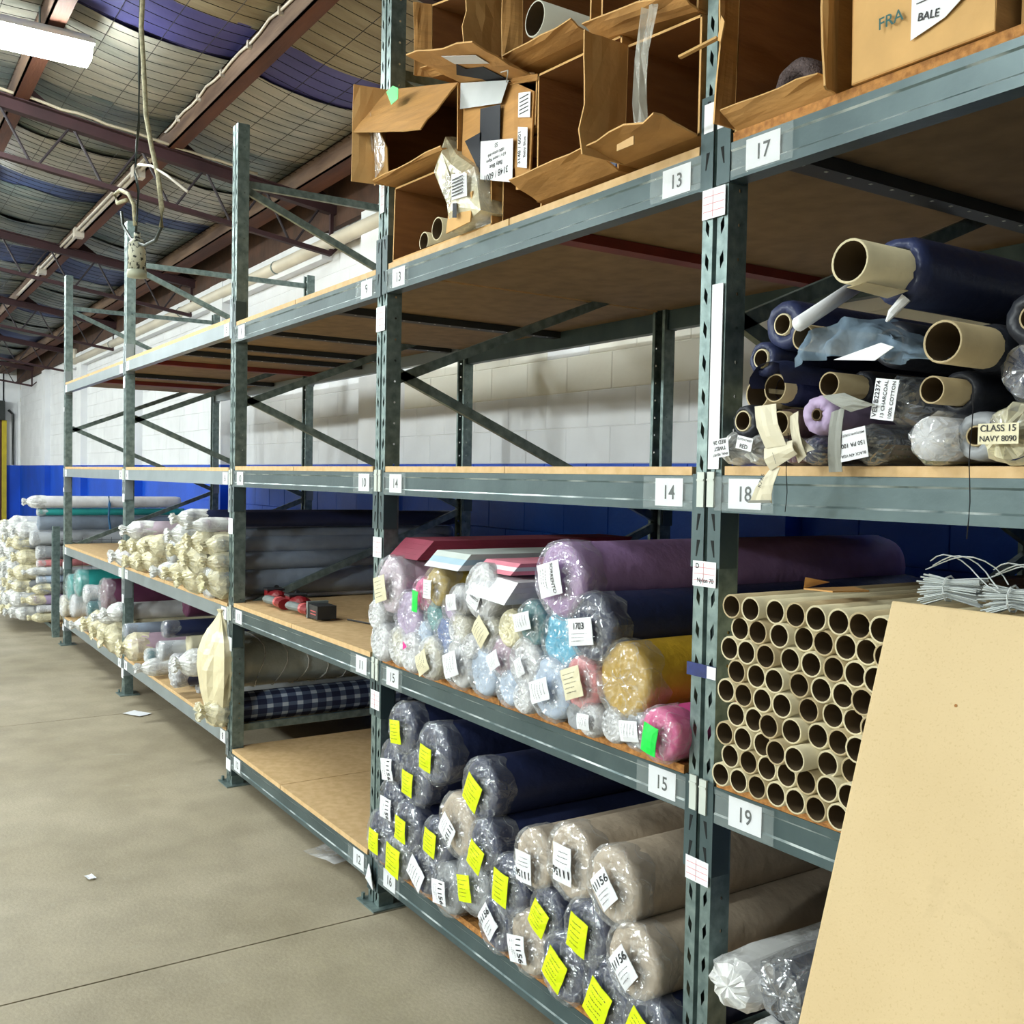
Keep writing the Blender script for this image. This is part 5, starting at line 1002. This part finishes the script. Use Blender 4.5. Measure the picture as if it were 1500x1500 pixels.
for q4, mm_, nm_ in (([(.35,.05),(.62,.05),(.62,.45),(.35,.45)],BLK,'arrow_shaft'),([(.58,.1),(.82,.35),(.58,.62)],BLK,'arrow_head'),([(.22,.5),(.60,.62),(.58,.86),(.2,.74)],PAPER,'paper_label')):
    b = MB(); b.slab([fp(u, v) for u, v in q4], (0,0,-.0008)); put(b, nm_, mm_)
b = MB(); b.slab([(-2.785,-.012,2.552),(-2.50,-.018,2.505),(-2.465,-.018,2.50),(-2.47,-.010,2.44),(-2.40,-.010,2.425),(-2.392,-.006,2.70),(-2.50,-.006,2.76),(-2.785,-.006,2.842)], (0,.005,0)); fr5 = put(b, 'front_flap', CARD)
def on5(pts, m, nm, d=-.021):
    b = MB(); b.slab([(x, d, z) for x, z in pts], (0,-.0008,0)); b.v = [(x+cx5, y, z+cz5) for x, y, z in b.v]; return put(b, nm, m)
cx5 = cz5 = 0
sh_ = lambda u, v: (-2.785+.30*u, 2.842-.30*v-.085*u)     # u across, v down the flap
arrow = [(.47,.30),(.78,.30),(.78,.52),(.78,.62),(.47,.62)]
on5([sh_(.42,.27),sh_(.80,.23),sh_(.80,.62),sh_(.42,.62)], BLK, 'arrow_shaft'); on5([sh_(.12,.60),sh_(.45,.50),sh_(.45,.93)], BLK, 'arrow_head')
on5([sh_(.02,.0),sh_(.95,.0),sh_(.82,.22),sh_(.02,.27)], mat('grey_tape_patch', (176,182,184), .3, 0, .06, 10, coat=.4), 'tape_patch', -.0225)
b = MB(); q5 = [sh_(.46,.60),sh_(1.06,.56),sh_(1.06,.98),sh_(.46,.98)]; b.slab([(x,-.0245,z) for x, z in q5], (0,-.0008,0))
mx, mz = sum(p[0] for p in q5)/4, sum(p[1] for p in q5)/4
for j, (t_, s_, dz) in enumerate((('3148 / 6001',.028,-.043),('Baby Blue',.018,-.016),('6.0 x 1 metre 90gsm',.013,.004),('100% cotton drill',.013,.020),('53',.018,.042))): front_text(b, t_, mx, -.0262, mz+dz+.004, s_, 1, 180)
put(b, 'paper_label', [PAPER, INK])
b = MB(); b.slab([(-2.455,-.0165,2.50),(-2.405,-.0165,2.485),(-2.405,-.0165,2.60),(-2.455,-.0165,2.615)], (0,-.0008,0)); front_text(b, '3148 / 6001', -2.444, -.018, 2.553, .020, 1, 90); front_text(b, 'Baby Blue', -2.418, -.018, 2.548, .015, 1, 90); put(b, 'paper_label', [PAPER, INK])
b = MB(); b.slab([(-2.462,-.012,2.645),(-2.40,-.012,2.628),(-2.40,-.012,2.70),(-2.462,-.012,2.715)], (0,-.0008,0)); 
for k in range(5): b.box(-2.455,-2.41,-.0135,-.0128,2.65+k*.011,2.653+k*.011,1)
put(b, 'paper_label', [PAPER, INK])
# white plastic bag hanging out under the arrow carton
b = MB(); pts2 = [(-2.93,2.60),(-2.86,2.70),(-2.78,2.62),(-2.66,2.55),(-2.645,2.50),(-2.60,2.40),(-2.70,2.385),(-2.80,2.372),(-2.82,2.45),(-2.87,2.50)]
cxx, czz = -2.75, 2.51; n = len(pts2); vs = []
for k, f in enumerate((1., .96, .6, .0)):
    for j, (x, z) in enumerate(pts2): vs.append((cxx+(x-cxx)*f, (-.0,-.035,-.06,-.062)[k]+.018*noise.noise((j*1.3, k, 3)), czz+(z-czz)*f+.006*noise.noise((j, k, 8))))
b.add(vs, [(k*n+j, k*n+(j+1) % n, (k+1)*n+(j+1) % n, (k+1)*n+j) for k in range(3) for j in range(n)]); 
b.add([(x, .06, z) for x, z in pts2], [tuple(range(n))]); b.add([v for v in vs[:n]]+[(x, .06, z) for x, z in pts2], [(j, n+j, n+(j+1) % n, (j+1) % n) for j in range(n)])
o = tag(b.build('plastic_bag', WRAP['cream'], None, False, (-2.75,0,2.3705)), 'yellowed white plastic bag with a label hanging below the arrow carton', 'plastic bag')
b = MB(); b.slab([(.0,-.067,.17),(.085,-.062,.155),(.09,-.062,.085),(.005,-.067,.09)], (0,-.001,0)); 
for k in range(6): b.box(.01,.075,-.0705,-.069,.098+k*.010,.101+k*.010,1)
b.build('paper_label', [PAPER, INK], o)
b = MB(); b.slab([(.01,-.066,.035),(.035,-.066,.03),(.035,-.066,.075),(.01,-.066,.08)], (0,-.001,0)); b.build('black_patch', BLK, o)
b = MB(); b.slab([(-.06,-.05,.002),(.09,-.05,.01),(.10,-.05,.10),(-.03,-.055,.09)], (0,.004,0)); b.build('cardboard_piece', CARDL, o)
carton([(-2.605,Z13),(-2.395,Z13),(-2.395,2.592),(-2.605,2.60)], .03, 1.2, 'low dark carton under the arrow carton on shelf 13', [])
c3_, put = carton([(-3.055,2.955),(-2.565,2.855),(-2.56,3.10),(-3.06,3.20)], .02, 1.1, 'open carton with a bright torn side flap on top of shelf 13', [(1,.16,88,CARDL,.0,1.),(3,.06,70,CARD,.0,1.),(0,.05,120,CARD,.0,.9)])
b = MB(); b.slab([(-2.68,-.03,2.98),(-2.62,-.06,2.96),(-2.61,-.08,3.02),(-2.66,-.05,3.06)], (0,.004,0)); put(b, 'torn_paper', mat('torn_paper_liner', (224,200,170), .9, 0, .1))
carton([(-2.545,2.80),(-2.455,2.78),(-2.455,3.12),(-2.545,3.14)], .04, 1.0, 'narrow dark carton between the torn carton and the one with the white tube', [])
c4_, put = carton([(-2.44,2.775),(-2.115,2.755),(-2.11,3.06),(-2.445,3.09)], -.02, 1.2, 'open carton at the top middle of shelf 13 holding a white tube', [(0,.07,105,CARD,.0,1.),(3,.06,80,CARD,.0,1.)])
loose_tube(-2.33, -.05, 2.868, .0485, 'fat white plastic tube inside the top middle carton on shelf 13', mat('white_tube', (214,212,196), .5, 0, .05))
c7_, put = carton([(-2.378,2.385),(-2.012,2.385),(-2.01,2.725),(-2.382,2.745)], .0, 1.25, 'open carton with a navy roll deep inside, middle of shelf 13', [(0,.11,112,CARD,.02,1.),(3,.08,35,CARD,.0,.05)])
o = lying(-2.12, .04, 1.2, 2.478, .085, FAB['navy'], 'navy fabric roll deep inside the middle carton on shelf 13', seed=41.)
c8_, put = carton([(-1.995,2.395),(-1.722,2.395),(-1.722,2.67),(-1.99,2.69)], .0, 1.25, 'open carton with a clear tape strip hanging across it, right of shelf 13', [(3,.14,92,CARDL,.0,1.),(0,.13,100,CARD,.0,.98)])
b = MB(); b.slab([(-1.86,-.13,2.37),(-1.80,-.13,2.37),(-1.80,-.13,2.39),(-1.86,-.13,2.385)], (0,.003,0)); put(b, 'peeled_patch', mat('bare_liner', (216,176,124), .9, 0, .1))
TS = [(-1.86,-.06,2.76),(-1.855,-.07,2.70),(-1.872,-.075,2.60),(-1.88,-.07,2.50),(-1.885,-.06,2.44),(-1.86,-.03,2.405)]
b = MB(); vs = []
for i, (x, y, z) in enumerate(TS):
    for k in range(5): vs.append((x+.052*(k/4)-.0, y+.012*noise.noise((k*1.1, i*.9, 2))+.008*(k % 2), z))
b.add(vs, [(i*5+k, (i+1)*5+k, (i+1)*5+k+1, i*5+k+1) for i in range(len(TS)-1) for k in range(4)])
put(b, 'hanging_tape', mat('hanging_clear_tape', (226,226,214), .1, 0, .1, 20, .8, 26, alpha=.4, spec=.9))
c9_, put = carton([(-2.085,2.735),(-1.725,2.675),(-1.72,2.98),(-2.085,3.04)], -.01, 1.2, 'dark open carton above the taped one at the right of shelf 13', [(0,.07,108,CARD,.0,1.)])
loose_tube(-1.97, .04, 2.79, .036, 'dim tube end inside the dark carton at the top right of shelf 13', KRAFT)
c10, put = carton([(-1.617,Z17),(-1.335,Z17),(-1.34,2.76),(-1.61,2.78)], .0, 1.25, 'open carton with a fuzzy grey roll at the left of shelf 17', [(3,.06,92,CARD,.0,.98),(0,.06,122,CARD,.05,.98),(1,.05,80,CARDL,.0,1.)])
b = MB(); b.bar((-1.60,-.07,2.555),(-1.685,-.10,2.535), .012, .005); put(b, 'torn_strip', CARDL)
b = MB(); b.slab([(-1.60,-.07,2.55),(-1.585,-.075,2.54),(-1.575,-.075,2.58),(-1.59,-.07,2.60)], (0,.004,0)); put(b, 'torn_tab', CARDL)
b = MB()
FZ = mat('fuzzy_grey', (104,92,92), .95, 0, .2, 60, .9, 200, spec=.1)
prof = [(.10,0),(.09,.012),(.03,.020),(.0,.030),(-.004,.044),(.006,.056),(.02,.060),(.5,.060),(1.1,.058),(1.11,0)]
b.lathe_y(prof, 28, 0, lambda a, k, y, rr: (rr*(1+.07*noise.noise((math.cos(a)*3, math.sin(a)*3, k))), y+.008*noise.noise((math.cos(a)*4, math.sin(a)*4, k*2))))
tag(b.build('fuzzy_roll', FZ, None, True, None), 'fuzzy grey fabric roll lying inside the left carton on shelf 17', 'fabric roll').location = (-1.478, .035, 2.440)
c11, put = carton([(-1.292,Z17),(-1.0,Z17),(-.995,2.70),(-1.30,2.72)], -.01, 1.2, 'crumpled closed carton printed FRA at the right of shelf 17', [], True)
b = MB(); front_text(b, 'FRA', -1.200, -.0225, 2.460, .031, 0, 2); put(b, 'printing', mat('green_print', (40,92,92), .7, 0, 0))
b = MB(); b.slab([(-1.158,-.019,2.408),(-1.09,-.019,2.425),(-1.02,-.019,2.47),(-1.02,-.019,2.535),(-1.158,-.019,2.535)], (0,-.001,0)); front_text(b, 'BALE', -1.122, -.0215, 2.440, .020, 1, -8); front_text(b, '____', -1.125, -.0215, 2.478, .022, 1, 0); put(b, 'paper_label', [PAPER, INK])
vs = []; n, m_ = 14, 8; b = MB()
for i in range(n+1):
    for k in range(m_+1):
        u, v = i/n, k/m_; vs.append((-1.291+.29*u, -.012-.006*abs(noise.noise((u*5, v*4, 1)))*(1 if 0 < k < m_ else .2), 2.374+.33*v))
b.add(vs, [(i*(m_+1)+k,(i+1)*(m_+1)+k,(i+1)*(m_+1)+k+1,i*(m_+1)+k+1) for i in range(n) for k in range(m_)]); put(b, 'crumpled_face', CARDL)
c12, put = carton([(-.985,Z17),(-.62,Z17),(-.62,2.7),(-.985,2.7)], .04, 1.2, 'dark open carton at the right edge of shelf 17', [])
bag(-.93, .0, Z17+.045, .04, .04, .4, WRAP['whitefilm'], 'grey bagged roll end at the right edge of shelf 17', 'slate', 33.)['group'] = 'things on shelf 17'
# string with a white paper tail hanging between the cartons of shelf 13
b = MB(); b.tube([(-2.455,-.03,3.0),(-2.456,-.045,2.92),(-2.462,-.05,2.86),(-2.455,-.055,2.76),(-2.462,-.055,2.735)], .0028, 5)
st = tag(b.build('string', STR), 'white string hanging between two cartons at the top of shelf 13', 'string')
b = MB(); b.slab([(-2.50,-.05,2.775),(-2.45,-.055,2.765),(-2.452,-.05,2.85),(-2.468,-.05,2.86)], (0,-.002,0)); b.build('plastic_tail', WRAP['whitefilm'], st)
bpy.data.objects['carton.001'] if 'carton.001' in bpy.data.objects else None
b = MB(); b.slab([(-3.14,-.1045,2.905),(-3.09,-.1045,2.91),(-3.05,-.1045,2.89),(-3.05,-.1045,2.855),(-3.10,-.1045,2.85)], (0,-.001,0))
gs = b.build('green_sticker', GRN, c2); gs.location = (-c2.location.x, -c2.location.y, -c2.location.z)

# ------------------------------------------------------------------ red power tools on shelf 11
RTOOL = mat('red_tool_plastic', (122,14,24), .4, 0, .08, 20); DTOOL = mat('black_tool_plastic', (30,32,36), .5, 0, .1, 20); GTOOL = mat('grey_tool_rubber', (112,120,120), .6, 0, .1, 20); PTOOL = mat('light_red_plastic', (200,90,90), .4, 0, .05)
ZT = .9405
def tool(x, y, rot, label, batt):
    e = empty('power_tool', (x, y, ZT), label, 'power tool', 'power tools on shelf 11'); e.rotation_euler.z = rot; e.scale = (1,1,.75)
    b = MB(); b.tube([(-.16,0,.055),(-.13,0,.058),(-.02,0,.058),(.0,0,.05)], [.034,.042,.042,.03], 14); b.box(-.165,-.10,-.04,.04,.01,.095); b.build('motor_body', RTOOL, e)
    b = MB(); b.box(-.168,-.085,-.045,.045,.093,.105); b.tube([(-.172,.02,.10),(-.15,.02,.112)], .012, 8); b.build('top_plate', DTOOL, e)
    b = MB(); b.tube([(-.06,-.05,.045),(-.03,-.05,.045),(.06,-.03,.042)], [.026,.028,.024], 12); b.build('grip', GTOOL, e)
    b = MB(); b.tube([(.045,-.02,.042),(.065,-.02,.042),(.085,-.02,.042)], [.034,.036,.030], 14); b.build('collar', PTOOL, e)
    b = MB(); b.tube([(.08,-.02,.042),(.17,-.02,.042)], [.033,.036], 12); b.build('rear_housing', RTOOL, e)
    if batt:
        b = MB(); b.box(.165,.185,-.05,.05,.004,.105); b.build('battery_mount', GTOOL, e)
        b = MB(); b.box(.185,.30,-.045,.045,.012,.092); b.box(.17,.20,-.03,.03,.0,.012); b.build('battery', DTOOL, e)
        b = MB()
        for k in range(2): b.box(.21,.28,-.0458,-.045,.035+k*.018,.041+k*.018)
        b.build('battery_stripe', PTOOL, e)
tool(-4.80, .16, -.1, 'red cordless power tool with grey grip, left one on shelf 11', False)
tool(-4.52, .175, -.04, 'red cordless power tool with black battery pack, right one on shelf 11', True)
b = MB(); b.tube([(-4.19,.25,.948),(-4.05,.29,.946),(-3.9,.33,.945)], .004, 5); tag(b.build('tool_cable', DTOOL), 'short black cable lying behind the battery pack on shelf 11', 'cable')

# ------------------------------------------------------------------ low rack of rolls beyond the shelving run
rk = empty('low_rack', (-10.4, 0, 0), 'low grey steel rack stacked with rolls beyond the far end of the shelving', 'rack')
for x in (-10.40, -12.4):
    for y in (-.02, 1.25):
        b = MB(); b.box(x-.035+10.4, x+.035+10.4, y, y+.06, 0, 1.06); b.box(x-.02+10.4, x+.02+10.4, y-.006, y, .06, 1.0); b.build('post', STEEL, rk)
for z in (.085,):
    for y in (0, 1.25): 
        b = MB(); b.box(-2.0,.0,y,y+.05,z-.03,z+.03); b.build('rail', STEEL, rk)
b = MB(); b.box(-2.0,0,0,1.3,.095,.118); b.build('deck_board', BOARD, rk)
b = MB()
for i in range(14): b.box(.012,.016,.06+i*.09,.063+i*.09,.12,.95)
for i in range(10): b.box(.012,.016,.05,1.25,.16+i*.085,.163+i*.085)
tag(b.build('side_mesh', DARKBAR, rk), kind='stuff')
RK = [('white','large white bagged roll on top of the low rack',1.289,.058,'tied'),('tealgreen','green fabric roll second from the top of the low rack',1.192,.036,'milky'),('slate','dark blue checked roll third from the top of the low rack',1.085,.070,'none'),('palegrey','cream grey roll fourth from the top of the low rack',.938,.070,'milky'),
 ('grey','grey roll fifth from the top of the low rack',.795,.064,'milky'),('salmon','pale pink roll in the middle of the low rack',.695,.034,'milky'),('palegrey','cream roll below the pink one in the low rack',.62,.038,'tied'),('paleblue','pale blue white roll in the low rack',.54,.039,'milky'),
 ('grey','grey roll above the lilac one in the low rack',.448,.050,'tied'),('lilac','pale lilac roll near the bottom of the low rack',.345,.050,'tied'),('white','thin white roll second from the bottom of the low rack',.256,.036,'milky'),('cream','thin cream roll at the bottom of the low rack',.172,.046,'tied')]
for i, (c, lb, z, r, wr) in enumerate(RK):
    make_roll(-10.55-.03*(i % 2)-.06*(r > .06), -.12-.05*(i % 3 == 0), z, r, c, wr, lb, [], 300+i*1.7, 1.38, 'rolls in the low rack')
rg = random.Random(9)
for col in range(1, 8):
    zz = .12
    for i in range(7):
        r = .055+.03*rg.random(); z = zz+r; zz += r*1.95
        if zz > 1.2-.02*col: break
        c = rg.choice(['white','cream','palegrey','palelilac','grey','white'])
        make_roll(-10.66-.19*col+.02*rg.random(), -.22-.07*rg.random(), z, r, c, 'tied', '%s roll end, crumpled plastic, %s column, %s up in the low rack' % ({'white':'white','cream':'cream','palegrey':'pale grey','palelilac':'pale pink','grey':'grey'}[c], ORD[col], ORD[i]), [], 340+col*11+i*1.3, 1.2, 'rolls in the low rack')
b = MB(); b.tube([(.0,.0,.065),(-.01,.01,-.02),(.0,.0,-.13),(-.02,.02,-.26)], [.008,.014,.01,.012], 6); o = b.build('blue_strap', mat('blue_film', (60,120,170), .3, 0, .1, alpha=.8), None); o.location = (-10.47,.50,1.285); tag(o, 'blue plastic strap tied round the top rolls of the low rack', 'strap')
